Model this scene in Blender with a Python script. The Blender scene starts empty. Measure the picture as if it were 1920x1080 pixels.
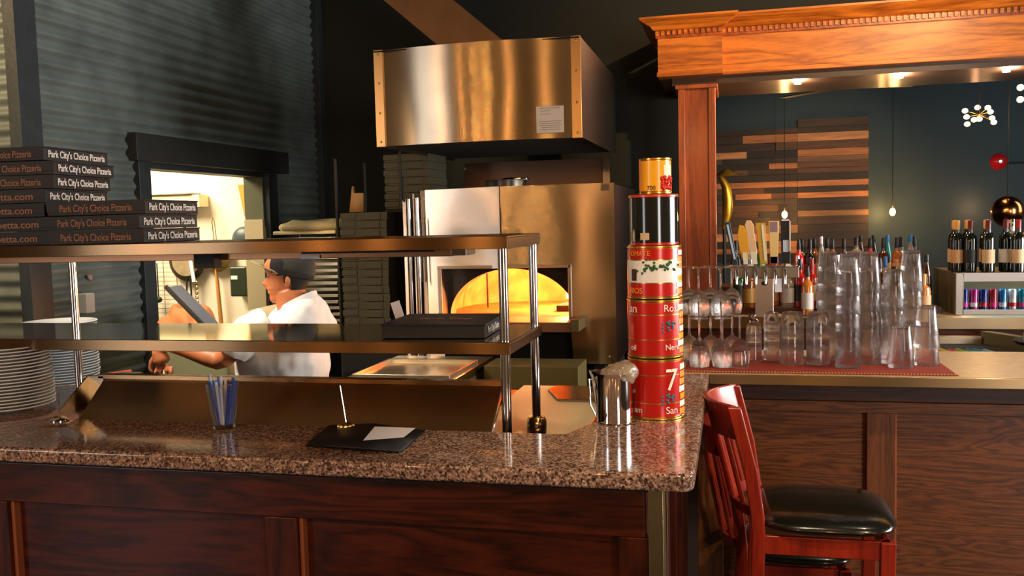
import bpy, math, random
from mathutils import Vector, Matrix
random.seed(7)
PI = math.pi
SC = bpy.context.scene
COL = SC.collection

# ------------------------------------------------------------------ camera, world, light, exposure
def make_camera():
    yaw, pit, rol = math.radians(13.75), math.radians(4.33), math.radians(1.48)
    fw = Vector((-math.sin(yaw)*math.cos(pit), math.cos(yaw)*math.cos(pit), -math.sin(pit)))
    r0 = Vector((math.cos(yaw), math.sin(yaw), 0)); u0 = r0.cross(fw)
    r = r0*math.cos(rol) - u0*math.sin(rol); u = u0*math.cos(rol) + r0*math.sin(rol)
    cd = bpy.data.cameras.new('camera'); cam = bpy.data.objects.new('camera', cd); COL.objects.link(cam)
    cam.matrix_world = Matrix(((r.x, u.x, -fw.x, 0), (r.y, u.y, -fw.y, 0), (r.z, u.z, -fw.z, 1.63), (0, 0, 0, 1)))
    cd.sensor_width = 36; cd.lens = 1700/1920*36; cd.clip_start = .05; cd.clip_end = 60
    SC.camera = cam
make_camera()
SC.view_settings.view_transform = 'Standard'; SC.view_settings.look = 'None'
SC.view_settings.gamma = 1; SC.view_settings.use_curve_mapping = False
SC.view_settings.exposure = 0.35
SC.cycles.max_bounces = 40; SC.cycles.transmission_bounces = 40; SC.cycles.glossy_bounces = 6
SC.cycles.transparent_max_bounces = 48; SC.cycles.diffuse_bounces = 4
SC.cycles.caustics_reflective = False; SC.cycles.caustics_refractive = True
SC.cycles.sample_clamp_indirect = 12; SC.cycles.blur_glossy = .3

W = bpy.data.worlds.new('world'); SC.world = W; W.use_nodes = True
W.node_tree.nodes['Background'].inputs[0].default_value = (.34, .19, .085, 1)
W.node_tree.nodes['Background'].inputs[1].default_value = .24

def area(name, loc, to, size, power, color, size_y=None, spread=None):
    l = bpy.data.lights.new(name, 'AREA'); l.energy = power; l.color = color; l.size = size
    if size_y: l.shape = 'RECTANGLE'; l.size_y = size_y
    if spread: l.spread = math.radians(spread)
    o = bpy.data.objects.new(name, l); COL.objects.link(o); o.location = loc
    o.rotation_euler = (Vector(to)-Vector(loc)).to_track_quat('-Z', 'Y').to_euler(); return o
def bulb(name, loc, power, color=(1, .55, .2), r=.04):
    l = bpy.data.lights.new(name, 'POINT'); l.energy = power; l.color = color; l.shadow_soft_size = r
    o = bpy.data.objects.new(name, l); COL.objects.link(o); o.location = loc; return o
def spot(name, loc, to, power, color, ang=60, blend=.6, r=.05):
    l = bpy.data.lights.new(name, 'SPOT'); l.energy = power; l.color = color
    l.spot_size = math.radians(ang); l.spot_blend = blend; l.shadow_soft_size = r
    o = bpy.data.objects.new(name, l); COL.objects.link(o); o.location = loc
    o.rotation_euler = (Vector(to)-Vector(loc)).to_track_quat('-Z', 'Y').to_euler(); return o
DAY = (.90, .94, 1)
area('daylight_fill_left', (-5.5, -3.2, 1.9), (-1.5, 3, 1.3), 1.3, 38, DAY, 2.2)  # three unseen area lights added for daylight and reflections, no windows built
area('daylight_fill_rear', (4.0, -4.5, 1.9), (0, 3, 1.2), 1.5, 100, (1, .96, .92), 2.4)
area('daylight_fill_right', (5.2, 4.1, 1.8), (0, 3.6, 1.2), 3.0, 330, (1, .97, .94), 2.0)
for i, (x, y, z, p) in enumerate([(-3.8, -.5, 2.4, 13), (-3.15, -.8, 2.6, 11), (-2.55, -.5, 2.3, 13), (-2.2, -.6, 2.5, 14), (-1.5, -.5, 2.4, 15), (-.5, -.7, 2.6, 14), (.56, -.5, 2.3, 14), (.64, -.9, 2.5, 10), (1.8, -.5, 2.4, 13), (1.95, -1.2, 2.6, 10), (3.1, .4, 2.6, 16)]):
    bulb('dining_bulb', (x, y, z), p, (1, .50, .17), .03)
spot('ceiling_spot_counter', (.1, 1.2, 3.3), (-.25, 2.4, 1.07), 90, (1, .78, .55), 34)
spot('ceiling_spot_backbar', (2.0, 1.6, 3.9), (.3, 5.8, 2.75), 520, (1, .64, .30), 34, .9)
spot('ceiling_spot_bar', (1.2, 3.2, 3.6), (.5, 3.6, 1.1), 60, (1, .8, .6), 50)
spot('fill_spot_barfront', (1.9, .6, 3.2), (.9, 3.5, .6), 110, (1, .66, .36), 60, .9)  # added unseen spot to warm the bar front
spot('fill_spot_corrugated', (-2.2, 3.3, 4.2), (-3.05, 4.3, 2.0), 46, (.85, .92, .86), 75, .9)  # unseen spot placed to graze the ridges for contrast
spot('wall_washer', (1.9, 5.0, 4.1), (.9, 6.45, 3.0), 45, (1, .8, .5), 80, 1)
spot('ceiling_spot_annex', (-3.6, 1.6, 3.3), (-3.4, 3.47, 2.3), 260, (1, .68, .36), 60, .8)

# ------------------------------------------------------------------ materials
def c8(r, g, b):
    f = lambda v: (v/255/12.92) if v/255 <= .04045 else ((v/255+.055)/1.055)**2.4
    return (f(r), f(g), f(b), 1)
MATS = {}
def nm(name):
    m = bpy.data.materials.new(name); m.use_nodes = True
    return m, m.node_tree.nodes, m.node_tree.links, m.node_tree.nodes['Principled BSDF']
def mat(name, c, rough=.5, metal=0, spec=.5, coat=0, trans=0, ior=1.45, var=0, vscale=8, bump=0, bscale=60, sheen=0, sub=0):
    if name in MATS: return MATS[name]
    m, N, L, b = nm(name)
    b.inputs['Base Color'].default_value = c; b.inputs['Roughness'].default_value = rough
    b.inputs['Metallic'].default_value = metal; b.inputs['Specular IOR Level'].default_value = spec
    b.inputs['Coat Weight'].default_value = coat; b.inputs['Coat Roughness'].default_value = .08
    b.inputs['Transmission Weight'].default_value = trans; b.inputs['IOR'].default_value = ior
    b.inputs['Sheen Weight'].default_value = sheen; b.inputs['Subsurface Weight'].default_value = sub
    if sub: b.inputs['Subsurface Scale'].default_value = .01
    if var or bump:
        tc = N.new('ShaderNodeTexCoord')
        if var:
            n = N.new('ShaderNodeTexNoise'); n.inputs['Scale'].default_value = vscale; n.inputs['Detail'].default_value = 6
            L.new(tc.outputs['Object'], n.inputs['Vector'])
            r = N.new('ShaderNodeValToRGB'); r.color_ramp.elements[0].position = .3; r.color_ramp.elements[1].position = .7
            r.color_ramp.elements[0].color = tuple(v*(1-var) for v in c[:3])+(1,); r.color_ramp.elements[1].color = tuple(min(1, v*(1+var)) for v in c[:3])+(1,)
            L.new(n.outputs['Fac'], r.inputs[0]); L.new(r.outputs[0], b.inputs['Base Color'])
        if bump:
            n = N.new('ShaderNodeTexNoise'); n.inputs['Scale'].default_value = bscale; n.inputs['Detail'].default_value = 4
            L.new(tc.outputs['Object'], n.inputs['Vector'])
            q = N.new('ShaderNodeBump'); q.inputs['Strength'].default_value = bump; q.inputs['Distance'].default_value = .01
            L.new(n.outputs['Fac'], q.inputs['Height']); L.new(q.outputs[0], b.inputs['Normal'])
    MATS[name] = m; return m
def wood(name, c1, c2, axis='X', scale=3.0, rough=.35, coat=.3, dist=5, fine=.35):
    if name in MATS: return MATS[name]
    m, N, L, b = nm(name)
    tc = N.new('ShaderNodeTexCoord'); mp = N.new('ShaderNodeMapping')
    s = {'X': (.12, 1, 1), 'Y': (1, .12, 1), 'Z': (1, 1, .12)}[axis]
    mp.inputs['Scale'].default_value = tuple(v*scale for v in s)
    L.new(tc.outputs['Object'], mp.inputs[0])
    n1 = N.new('ShaderNodeTexNoise'); n1.inputs['Scale'].default_value = 1.6; n1.inputs['Detail'].default_value = 3; n1.inputs['Distortion'].default_value = .6
    L.new(mp.outputs[0], n1.inputs['Vector'])
    mu = N.new('ShaderNodeMath'); mu.operation = 'MULTIPLY'; mu.inputs[1].default_value = dist*2; L.new(n1.outputs['Fac'], mu.inputs[0])
    fr = N.new('ShaderNodeMath'); fr.operation = 'PINGPONG'; fr.inputs[1].default_value = .5; L.new(mu.outputs[0], fr.inputs[0])
    n2 = N.new('ShaderNodeTexNoise'); n2.inputs['Scale'].default_value = 28; n2.inputs['Detail'].default_value = 5; L.new(mp.outputs[0], n2.inputs['Vector'])
    mx = N.new('ShaderNodeMath'); mx.operation = 'MULTIPLY_ADD'; mx.inputs[1].default_value = fine*2; L.new(n2.outputs['Fac'], mx.inputs[0]); L.new(fr.outputs[0], mx.inputs[2])
    r = N.new('ShaderNodeValToRGB'); r.color_ramp.elements[0].position = .2; r.color_ramp.elements[1].position = .85
    r.color_ramp.elements[0].color = c1; r.color_ramp.elements[1].color = c2
    L.new(mx.outputs[0], r.inputs[0]); L.new(r.outputs[0], b.inputs['Base Color'])
    b.inputs['Roughness'].default_value = rough; b.inputs['Coat Weight'].default_value = coat; b.inputs['Coat Roughness'].default_value = .15
    MATS[name] = m; return m
def steel(name, c=(.62, .6, .57, 1), rough=.34, aniso=.9, tan=(0, .25, 1), scr='X', bump=0, wave=0):
    if name in MATS: return MATS[name]
    m, N, L, b = nm(name)
    b.inputs['Metallic'].default_value = 1; b.inputs['Roughness'].default_value = rough
    b.inputs['Anisotropic'].default_value = aniso
    if aniso:
        t = N.new('ShaderNodeCombineXYZ')
        for k in range(3): t.inputs[k].default_value = tan[k]
        L.new(t.outputs[0], b.inputs['Tangent'])
    tc = N.new('ShaderNodeTexCoord'); mp = N.new('ShaderNodeMapping')
    mp.inputs['Scale'].default_value = {'X': (3, 40, 300), 'Y': (40, 3, 300), 'Z': (200, 200, 2)}[scr]
    L.new(tc.outputs['Object'], mp.inputs[0])
    n = N.new('ShaderNodeTexNoise'); n.inputs['Scale'].default_value = 1; n.inputs['Detail'].default_value = 2; L.new(mp.outputs[0], n.inputs['Vector'])
    n2 = N.new('ShaderNodeTexNoise'); n2.inputs['Scale'].default_value = 5; n2.inputs['Detail'].default_value = 3; L.new(tc.outputs['Object'], n2.inputs['Vector'])
    ad = N.new('ShaderNodeMath'); ad.operation = 'MULTIPLY_ADD'; ad.inputs[1].default_value = .3; L.new(n.outputs['Fac'], ad.inputs[0]); L.new(n2.outputs['Fac'], ad.inputs[2])
    r = N.new('ShaderNodeMapRange'); r.inputs[1].default_value = .4; r.inputs[2].default_value = .9; r.inputs[3].default_value = .88; r.inputs[4].default_value = 1.1; L.new(ad.outputs[0], r.inputs[0])
    x = N.new('ShaderNodeMix'); x.data_type = 'RGBA'; x.blend_type = 'MULTIPLY'; x.inputs[0].default_value = 1; x.inputs[6].default_value = c
    L.new(r.outputs[0], x.inputs[7]); L.new(x.outputs[2], b.inputs['Base Color'])
    if wave:
        w = N.new('ShaderNodeTexNoise'); w.inputs['Scale'].default_value = 2.6; w.inputs['Detail'].default_value = 0; L.new(tc.outputs['Object'], w.inputs['Vector'])
        bp = N.new('ShaderNodeBump'); bp.inputs['Strength'].default_value = 1; bp.inputs['Distance'].default_value = wave; L.new(w.outputs['Fac'], bp.inputs['Height'])
        L.new(bp.outputs[0], b.inputs['Normal'])
    MATS[name] = m; return m
def emit(name, c, s):
    if name in MATS: return MATS[name]
    m, N, L, b = nm(name); b.inputs['Base Color'].default_value = c
    b.inputs['Emission Color'].default_value = c; b.inputs['Emission Strength'].default_value = s
    MATS[name] = m; return m
def granite():
    m, N, L, b = nm('granite')
    tc = N.new('ShaderNodeTexCoord')
    n = N.new('ShaderNodeTexNoise'); n.inputs['Scale'].default_value = 190; n.inputs['Detail'].default_value = 3; n.inputs['Roughness'].default_value = .7
    v = N.new('ShaderNodeTexVoronoi'); v.inputs['Scale'].default_value = 170
    L.new(tc.outputs['Object'], n.inputs['Vector']); L.new(tc.outputs['Object'], v.inputs['Vector'])
    a = N.new('ShaderNodeMath'); a.operation = 'MULTIPLY_ADD'; a.inputs[1].default_value = .35; L.new(v.outputs['Color'], a.inputs[0]); L.new(n.outputs['Fac'], a.inputs[2])
    r = N.new('ShaderNodeValToRGB'); e = r.color_ramp.elements
    e[0].position = .44; e[0].color = c8(26, 20, 19); e[1].position = .98; e[1].color = c8(235, 205, 180)
    for p, c in ((.55, c8(72, 54, 48)), (.66, c8(128, 98, 84)), (.8, c8(180, 146, 124))): x = e.new(p); x.color = c
    L.new(a.outputs[0], r.inputs[0]); L.new(r.outputs[0], b.inputs['Base Color'])
    b.inputs['Roughness'].default_value = .09; b.inputs['Specular IOR Level'].default_value = .7
    return m
def attr_mat(name, rough=.5, mul=1, noise=.3, scale=(3, 30, 30)):
    m, N, L, b = nm(name)
    a = N.new('ShaderNodeAttribute'); a.attribute_name = 'Col'
    tc = N.new('ShaderNodeTexCoord'); mp = N.new('ShaderNodeMapping'); mp.inputs['Scale'].default_value = scale; L.new(tc.outputs['Object'], mp.inputs[0])
    n = N.new('ShaderNodeTexNoise'); n.inputs['Scale'].default_value = 1; n.inputs['Detail'].default_value = 6; L.new(mp.outputs[0], n.inputs['Vector'])
    mr = N.new('ShaderNodeMapRange'); mr.inputs[1].default_value = .3; mr.inputs[2].default_value = .7; mr.inputs[3].default_value = 1-noise; mr.inputs[4].default_value = 1+noise; L.new(n.outputs['Fac'], mr.inputs[0])
    x = N.new('ShaderNodeMix'); x.data_type = 'RGBA'; x.blend_type = 'MULTIPLY'; x.inputs[0].default_value = 1
    L.new(a.outputs['Color'], x.inputs[6]); L.new(mr.outputs[0], x.inputs[7]); L.new(x.outputs[2], b.inputs['Base Color'])
    b.inputs['Roughness'].default_value = rough
    return m

def glassmat():
    m, N, L, b = nm('clear_glass')
    b.inputs['Base Color'].default_value = (1, 1, 1, 1); b.inputs['Roughness'].default_value = 0; b.inputs['Transmission Weight'].default_value = 1; b.inputs['IOR'].default_value = 1.5
    tr = N.new('ShaderNodeBsdfTransparent'); mx = N.new('ShaderNodeMixShader'); mx.inputs[0].default_value = .28
    df = N.new('ShaderNodeBsdfTranslucent'); m2 = N.new('ShaderNodeMixShader'); m2.inputs[0].default_value = .022
    L.new(b.outputs[0], mx.inputs[1]); L.new(tr.outputs[0], mx.inputs[2]); L.new(mx.outputs[0], m2.inputs[1]); L.new(df.outputs[0], m2.inputs[2])
    L.new(m2.outputs[0], N['Material Output'].inputs[0]); return m
M = dict(
 granite=granite(),
 mahog=wood('mahogany_panel', c8(30, 10, 5), c8(84, 32, 14), 'X', 5, .3, .25, 4),
 mahogz=wood('mahogany_stile', c8(34, 12, 6), c8(82, 32, 14), 'Z', 5, .3, .25, 3),
 barwood=wood('bar_front_wood', c8(66, 36, 18), c8(140, 84, 44), 'X', 7, .4, .2, 6),
 barwoodz=wood('bar_stile_wood', c8(76, 42, 22), c8(136, 82, 44), 'Z', 7, .4, .2, 3),
 cornwood=wood('backbar_wood', c8(136, 62, 12), c8(226, 126, 36), 'X', 4, .35, .3, 3),
 colwood=wood('column_wood', c8(112, 46, 16), c8(180, 84, 34), 'Z', 4, .35, .3, 2),
 chairwood=wood('cherry_chair_wood', c8(110, 24, 10), c8(176, 52, 24), 'Z', 4, .28, .3, 1),
 steel=steel('brushed_steel'), steelw=steel('brushed_steel_warm', (.56, .45, .32, 1), .25, 1.0),
 hood=steel('hood_steel', (.66, .52, .36, 1), .25, 1.0, wave=.003), oven=steel('oven_steel', (.60, .50, .40, 1), .25, 1.0, wave=.012),
 tube=mat('polished_tube', (.7, .66, .62, 1), .13, 1), chrome=mat('chrome', (.8, .79, .77, 1), .06, 1),
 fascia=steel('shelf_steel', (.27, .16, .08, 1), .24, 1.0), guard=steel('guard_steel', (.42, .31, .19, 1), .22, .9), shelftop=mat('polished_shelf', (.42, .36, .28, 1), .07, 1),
 brass=mat('brass', (.72, .46, .16, 1), .25, 1), copper=mat('copper', (.7, .34, .14, 1), .22, 1),
 black=mat('matte_black', c8(22, 20, 19), .6), blackw=mat('black_wall_paint', c8(33, 34, 28), .75, var=.12, vscale=3, bump=.1, bscale=90),
 darktrim=mat('dark_trim_paint', c8(38, 44, 46), .5, var=.2, vscale=10, bump=.15, bscale=40), void=mat('black_recess', c8(8, 7, 6), .8),
 corr=mat('galvanised_corrugated', c8(112, 122, 118), .42, .45, var=.25, vscale=5),
 teal=mat('teal_wall_paint', c8(62, 78, 82), .8, var=.08, vscale=2), white=mat('kitchen_white_wall', c8(238, 226, 200), .5),
 floor=mat('dark_tile', c8(38, 30, 26), .4, var=.2, vscale=4), ceil=mat('dark_ceiling', c8(20, 20, 19), .9),
 box=mat('black_card', c8(21, 18, 17), .55, var=.1), boxtext=mat('white_ink', c8(225, 215, 205), .6), boxtext2=mat('copper_ink', c8(150, 105, 80), .6),
 boxd=mat('dark_brown_card', c8(58, 54, 38), .7, var=.15),
 plate=mat('porcelain', c8(225, 226, 224), .15), vinyl=mat('black_vinyl', c8(20, 21, 15), .22, coat=.5, bump=.08, bscale=25),
 glass=glassmat(), mirror=mat('dark_glass', c8(12, 12, 12), .05, spec=.8),
 skin=mat('skin', c8(196, 118, 74), .45, sub=.15, var=.06, vscale=12), shirt=mat('white_cotton', c8(240, 232, 224), .85, bump=.2, bscale=18, sheen=.2),
 cap=mat('charcoal_cap', c8(46, 44, 38), .8), hair=mat('black_hair', c8(16, 10, 7), .8),
 red=mat('can_red', c8(196, 28, 14), .28, .25, coat=.4), gold=mat('can_gold', c8(214, 160, 70), .25, .9), canw=mat('can_white', c8(232, 228, 220), .3),
 yellow=mat('can_yellow', c8(240, 170, 20), .3, coat=.3), bmat=mat('red_bar_mat', c8(158, 58, 40), .9, bump=.6, bscale=220),
 stone=mat('beige_stone', c8(196, 164, 124), .3, var=.15, vscale=30), paper=mat('white_paper', c8(230, 226, 228), .7), cream=mat('cream_board', c8(236, 220, 176), .5),
 beige=mat('beige_paint', c8(196, 178, 140), .5), olive=mat('olive_steel', c8(120, 108, 70), .35, .6),
)

# ------------------------------------------------------------------ mesh building
class MB:
    def __init__(s): s.v = []; s.f = []; s.c = []
    def add(s, vs, fs, col=None):
        o = len(s.v); s.v += [Vector(p) for p in vs]; s.f += [tuple(i+o for i in f) for f in fs]; s.c += [col]*len(fs); return s
    def box(s, x0, x1, y0, y1, z0, z1, col=None):
        vs = [(x, y, z) for z in (z0, z1) for y in (y0, y1) for x in (x0, x1)]
        return s.add(vs, [(0, 2, 3, 1), (4, 5, 7, 6), (0, 1, 5, 4), (2, 6, 7, 3), (0, 4, 6, 2), (1, 3, 7, 5)], col)
    def obox(s, c, size, ang=0, col=None, tilt=None):
        R_ = Matrix.Rotation(ang, 3, 'Z')
        if tilt: R_ = R_ @ Matrix.Rotation(tilt[0], 3, tilt[1])
        vs = [Vector(c)+R_ @ Vector((x*size[0]/2, y*size[1]/2, z*size[2]/2)) for z in (-1, 1) for y in (-1, 1) for x in (-1, 1)]
        return s.add(vs, [(0, 2, 3, 1), (4, 5, 7, 6), (0, 1, 5, 4), (2, 6, 7, 3), (0, 4, 6, 2), (1, 3, 7, 5)], col)
    def lathe(s, pr, n=24, c=(0, 0, 0), closed=False, col=None, a0=0, a1=2*PI):
        full = abs(a1-a0-2*PI) < 1e-6; k = n if full else n+1
        vs = [(c[0]+r*math.cos(a0+(a1-a0)*i/n), c[1]+r*math.sin(a0+(a1-a0)*i/n), c[2]+z) for r, z in pr for i in range(k)]
        fs = []; m = len(pr)
        for j in range(m if closed else m-1):
            for i in range(n):
                a, b = j*k+i, j*k+(i+1) % k; d, e = ((j+1) % m)*k+i, ((j+1) % m)*k+(i+1) % k
                fs.append((a, b, e, d))
        if not closed and full:
            if pr[0][0] > 1e-5: fs.append(tuple(range(n))[::-1])
            if pr[-1][0] > 1e-5: fs.append(tuple((m-1)*k+i for i in range(n)))
        return s.add(vs, fs, col)
    def tube(s, pts, r, n=10, col=None, cap=True):
        pts = [Vector(p) for p in pts]; rs = r if isinstance(r, (list, tuple)) else [r]*len(pts)
        vs = []; up = None
        for i, p in enumerate(pts):
            t = (pts[min(i+1, len(pts)-1)]-pts[max(i-1, 0)]).normalized()
            if up is None: up = Vector((0, 0, 1)) if abs(t.z) < .9 else Vector((0, 1, 0))
            a = t.cross(up).normalized(); b = a.cross(t).normalized(); up = b
            vs += [p+(a*math.cos(2*PI*k/n)+b*math.sin(2*PI*k/n))*rs[i] for k in range(n)]
        fs = [(i*n+k, i*n+(k+1) % n, (i+1)*n+(k+1) % n, (i+1)*n+k) for i in range(len(pts)-1) for k in range(n)]
        if cap: fs += [tuple(range(n))[::-1], tuple((len(pts)-1)*n+k for k in range(n))]
        return s.add(vs, fs, col)
    def prism(s, poly, a, b, axis='Y', col=None):
        n = len(poly)
        P = {'Y': lambda u, v, w: (u, w, v), 'X': lambda u, v, w: (w, u, v), 'Z': lambda u, v, w: (u, v, w)}[axis]
        vs = [P(u, v, a) for u, v in poly]+[P(u, v, b) for u, v in poly]
        return s.add(vs, [tuple(range(n))[::-1], tuple(range(n, 2*n))]+[(i, (i+1) % n, n+(i+1) % n, n+i) for i in range(n)], col)
    def ell(s, c, r, n=16, m=10, col=None, f=None):
        vs = []
        for j in range(m+1):
            t = PI*j/m
            for i in range(n):
                p = Vector((math.sin(t)*math.cos(2*PI*i/n)*r[0], math.sin(t)*math.sin(2*PI*i/n)*r[1], math.cos(t)*r[2]))
                vs.append(Vector(c)+(f(p) if f else p))
        return s.add(vs, [(j*n+i, (j+1)*n+i, (j+1)*n+(i+1) % n, j*n+(i+1) % n) for j in range(m) for i in range(n)], col)
    def build(s, name, m, parent=None, world=True, bevel=0, seg=2, smooth=35, kind=None, loc=None, weld=False):
        off = Vector((0, 0, 0))
        if parent is not None and world:
            p = parent
            while p is not None: off += p.location; p = p.parent
        if loc is not None: off = Vector(loc)
        me = bpy.data.meshes.new(name)
        me.from_pydata([tuple(v-off) for v in s.v], [], s.f); me.materials.append(m)
        if any(c is not None for c in s.c):
            at = me.color_attributes.new('Col', 'FLOAT_COLOR', 'CORNER'); k = 0
            for p, c in zip(me.polygons, s.c):
                for _ in p.loop_indices: at.data[k].color = c or (.5, .5, .5, 1); k += 1
        if smooth:
            me.polygons.foreach_set('use_smooth', [True]*len(me.polygons)); me.set_sharp_from_angle(angle=math.radians(smooth))
        o = bpy.data.objects.new(name, me); COL.objects.link(o)
        if parent is not None: o.parent = parent
        elif loc is not None: o.location = loc
        import bmesh
        bm = bmesh.new(); bm.from_mesh(me)
        bmesh.ops.remove_doubles(bm, verts=bm.verts, dist=1e-5)
        bmesh.ops.recalc_face_normals(bm, faces=bm.faces); bm.to_mesh(me); bm.free()
        if bevel:
            b = o.modifiers.new('bevel', 'BEVEL'); b.width = bevel; b.segments = seg; b.limit_method = 'ANGLE'; b.angle_limit = .6
            b.harden_normals = True
        if kind: o['kind'] = kind
        return o
def tag(o, label, cat, group=None, kind=None):
    o['label'] = label; o['category'] = cat
    if group: o['group'] = group
    if kind: o['kind'] = kind
    return o
def thing(name, label, cat, loc=(0, 0, 0), group=None, rot=0):
    o = bpy.data.objects.new(name, None); COL.objects.link(o); o.location = loc; o.rotation_euler = (0, 0, rot)
    o.empty_display_size = .05; return tag(o, label, cat, group)
def lab(o, l): o['label'] = l; return o
def kids(o): return [c for c in COL.objects if c.parent == o]
def dup(o, loc, label=None, rot=None):
    c = o.copy(); COL.objects.link(c); c.location = loc
    if rot is not None: c.rotation_euler = (0, 0, rot)
    if label: c['label'] = label
    for k in list(o.children):
        q = k.copy(); COL.objects.link(q); q.parent = c
        for g in list(k.children):
            h = g.copy(); COL.objects.link(h); h.parent = q
    return c
def text(body, name, m, parent, loc, rot, size, width=None, ext=.0004, align='CENTER', local=False, bold=0):
    cu = bpy.data.curves.new(name, 'FONT'); cu.body = body; cu.size = size; cu.extrude = ext; cu.align_x = align; cu.align_y = 'CENTER'; cu.offset = bold
    t = bpy.data.objects.new(name+'_tmp', cu); COL.objects.link(t)
    dg = bpy.context.evaluated_depsgraph_get(); me = bpy.data.meshes.new_from_object(t.evaluated_get(dg))
    COL.objects.unlink(t); bpy.data.objects.remove(t)
    me.name = name; me.materials.clear(); me.materials.append(m)
    xs = [v.co.x for v in me.vertices]; w = max(xs)-min(xs)
    if width:
        k = width/w
        for v in me.vertices: v.co.x *= k
    o = bpy.data.objects.new(name, me); COL.objects.link(o)
    off = Vector((0, 0, 0))
    if parent is not None:
        o.parent = parent
        if not local:
            p = parent
            while p is not None: off += p.location; p = p.parent
    o.location = Vector(loc)-off; o.rotation_euler = rot
    return o
FR = (PI/2, 0, 0)            # text facing -Y
RT = (PI/2, 0, PI/2)         # text facing +X
def wraptext(body, name, m, parent, c, r, z, ang, size, width=None):
    """lettering bent round a can of radius r, centre c"""
    o = text(body, name, m, parent, (0, 0, 0), (0, 0, 0), size, width, local=True)
    o.location = (0, 0, 0)
    for v in o.data.vertices:
        a = ang+v.co.x/r; q = r+.0006+v.co.z
        v.co = Vector((math.cos(a)*q, math.sin(a)*q, z+v.co.y))
    return o

# ------------------------------------------------------------------ the room
def S(name, mb, m, **k): return mb.build(name, m, kind='structure', **k)
S('floor', MB().box(-9, 8, -1, 14, -.1, 0), M['floor'])
S('ceiling', MB().box(-9, 8, 3.0, 14, 4.3, 4.4), M['ceil'])
def corr(axis, fixed, u, zlo, zhi, amp=.0085, pitch=.068, step=8, sgn=1):
    nz = int((zhi-zlo)/pitch*step)+1; vs = []
    for j in range(nz+1):
        z = zlo+(zhi-zlo)*j/nz; d = fixed+sgn*amp*math.sin(2*PI*z/pitch)
        for a in u: vs.append((d, a, z) if axis == 'X' else (a, d, z))
    k = len(u); return vs, [(j*k+i, j*k+i+1, (j+1)*k+i+1, (j+1)*k+i) for j in range(nz) for i in range(k-1)]
w = MB()
w.add(*corr('X', -3.05, (3.5, 4.24), 0, 4.3)); w.add(*corr('X', -3.05, (5.60, 6.5), 0, 4.3)); w.add(*corr('X', -3.05, (4.24, 5.60), 1.99, 4.3))
S('wall_left', w, M['corr'], smooth=60)
S('wall_left_front', MB().add(*corr('Y', 3.47, (-9, -3.09), 0, 4.3)), M['corr'], smooth=60)
w = MB().box(-3.2, -3.07, 3.52, 4.24, 0, 4.3).box(-3.2, -3.07, 5.6, 6.6, 0, 4.3).box(-3.2, -3.07, 4.24, 5.6, 1.99, 4.3)
S('wall_left_inner', w, M['white'])
S('wall_back', MB().box(-3.2, -.12, 6.45, 6.6, 0, 4.3).box(-.12, 8, 6.45, 6.6, 2.45, 4.3).box(-.12, 8, 6.45, 6.6, 0, .98).box(4.2, 8, 6.45, 6.6, .98, 2.45), M['blackw'])
S('wall_reflected', MB().box(-4, 9, 12.5, 12.6, 0, 4.3), M['teal'])  # wall from the mirror's reflection, built as solid geometry
S('wall_reflected_left', MB().box(-4.1, -4, 6.6, 12.5, 0, 4.3), M['teal'])
S('wall_kitchen', MB().box(-6, -3.40, 6.0, 6.1, 0, 2.6), M['white'])
S('wall_kitchen_left', MB().box(-6.1, -6, 3.6, 6.1, 0, 2.6), M['white'])
S('wall_kitchen_side', MB().box(-3.405, -3.2, 6.36, 6.45, 0, 2.6).box(-3.41, -3.40, 6.1, 6.45, 0, 2.6), mat('green_grey_wall', c8(92, 92, 66), .7))
S('ceiling_kitchen', MB().box(-6.1, -3.2, 3.55, 6.1, 2.6, 2.65), M['white'])
area('kitchen_ceiling_panel', (-4.3, 5.0, 2.57), (-4.3, 5.0, 0), 1.0, 84, (1, .86, .62))
S('trim_1', MB().box(-3.09, -3.03, 3.40, 3.53, 0, 4.3), M['darktrim'], bevel=.002)
S('trim_2', MB().box(-3.075, -3.0, 6.36, 6.45, 0, 4.3), M['darktrim'], bevel=.002)
S('trim_3', MB().box(-3.099, -3.092, 3.445, 3.475, 1.2, 4.3), M['beige'])
# door casing
S('door_1', MB().box(-3.2, -3.02, 4.19, 4.29, 0, 2.0).box(-3.2, -3.02, 5.56, 5.68, 0, 2.0).box(-3.2, -3.06, 4.29, 5.56, 1.955, 2.0), M['darktrim'], bevel=.003)
S('trim_4', MB().box(-3.2, -2.99, 4.14, 5.80, 1.985, 2.13), mat('black_stained_beam', c8(30, 30, 28), .6, var=.2, vscale=14, bump=.2, bscale=30), bevel=.003)

# ------------------------------------------------------------------ front counter
def rounded(poly, r, n=6):
    out = []
    for i, p in enumerate(poly):
        p = Vector(p); a = Vector(poly[i-1]); b = Vector(poly[(i+1) % len(poly)])
        rr = r[i] if isinstance(r, (list, tuple)) else r
        if rr == 0: out.append(tuple(p)); continue
        u = (a-p).normalized(); v = (b-p).normalized(); q0 = p+u*rr; q1 = p+v*rr
        for k in range(n+1):
            t = k/n; out.append(tuple((1-t)**2*q0+2*t*(1-t)*p+t*t*q1))
    return out
gp = [(-4.2, 1.95), (-.085, 1.95), (-.085, 3.235), (-.385, 3.235), (-.385, 2.42), (-.43, 2.29), (-1.93, 2.29), (-1.93, 2.80), (-4.2, 2.80)]
g = MB().prism(rounded(gp, [0, .035, 0, 0, .01, .01, 0, 0, 0]), 1.03, 1.07, 'Z').build('granite_countertop', M['granite'], bevel=.009, seg=4)
tag(g, 'speckled brown polished granite countertop wrapping round the corner of the counter', 'countertop')
cb = thing('service_counter', 'dark mahogany panelled counter body below the granite top', 'counter', (-1.5, 2.05, 0))
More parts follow.
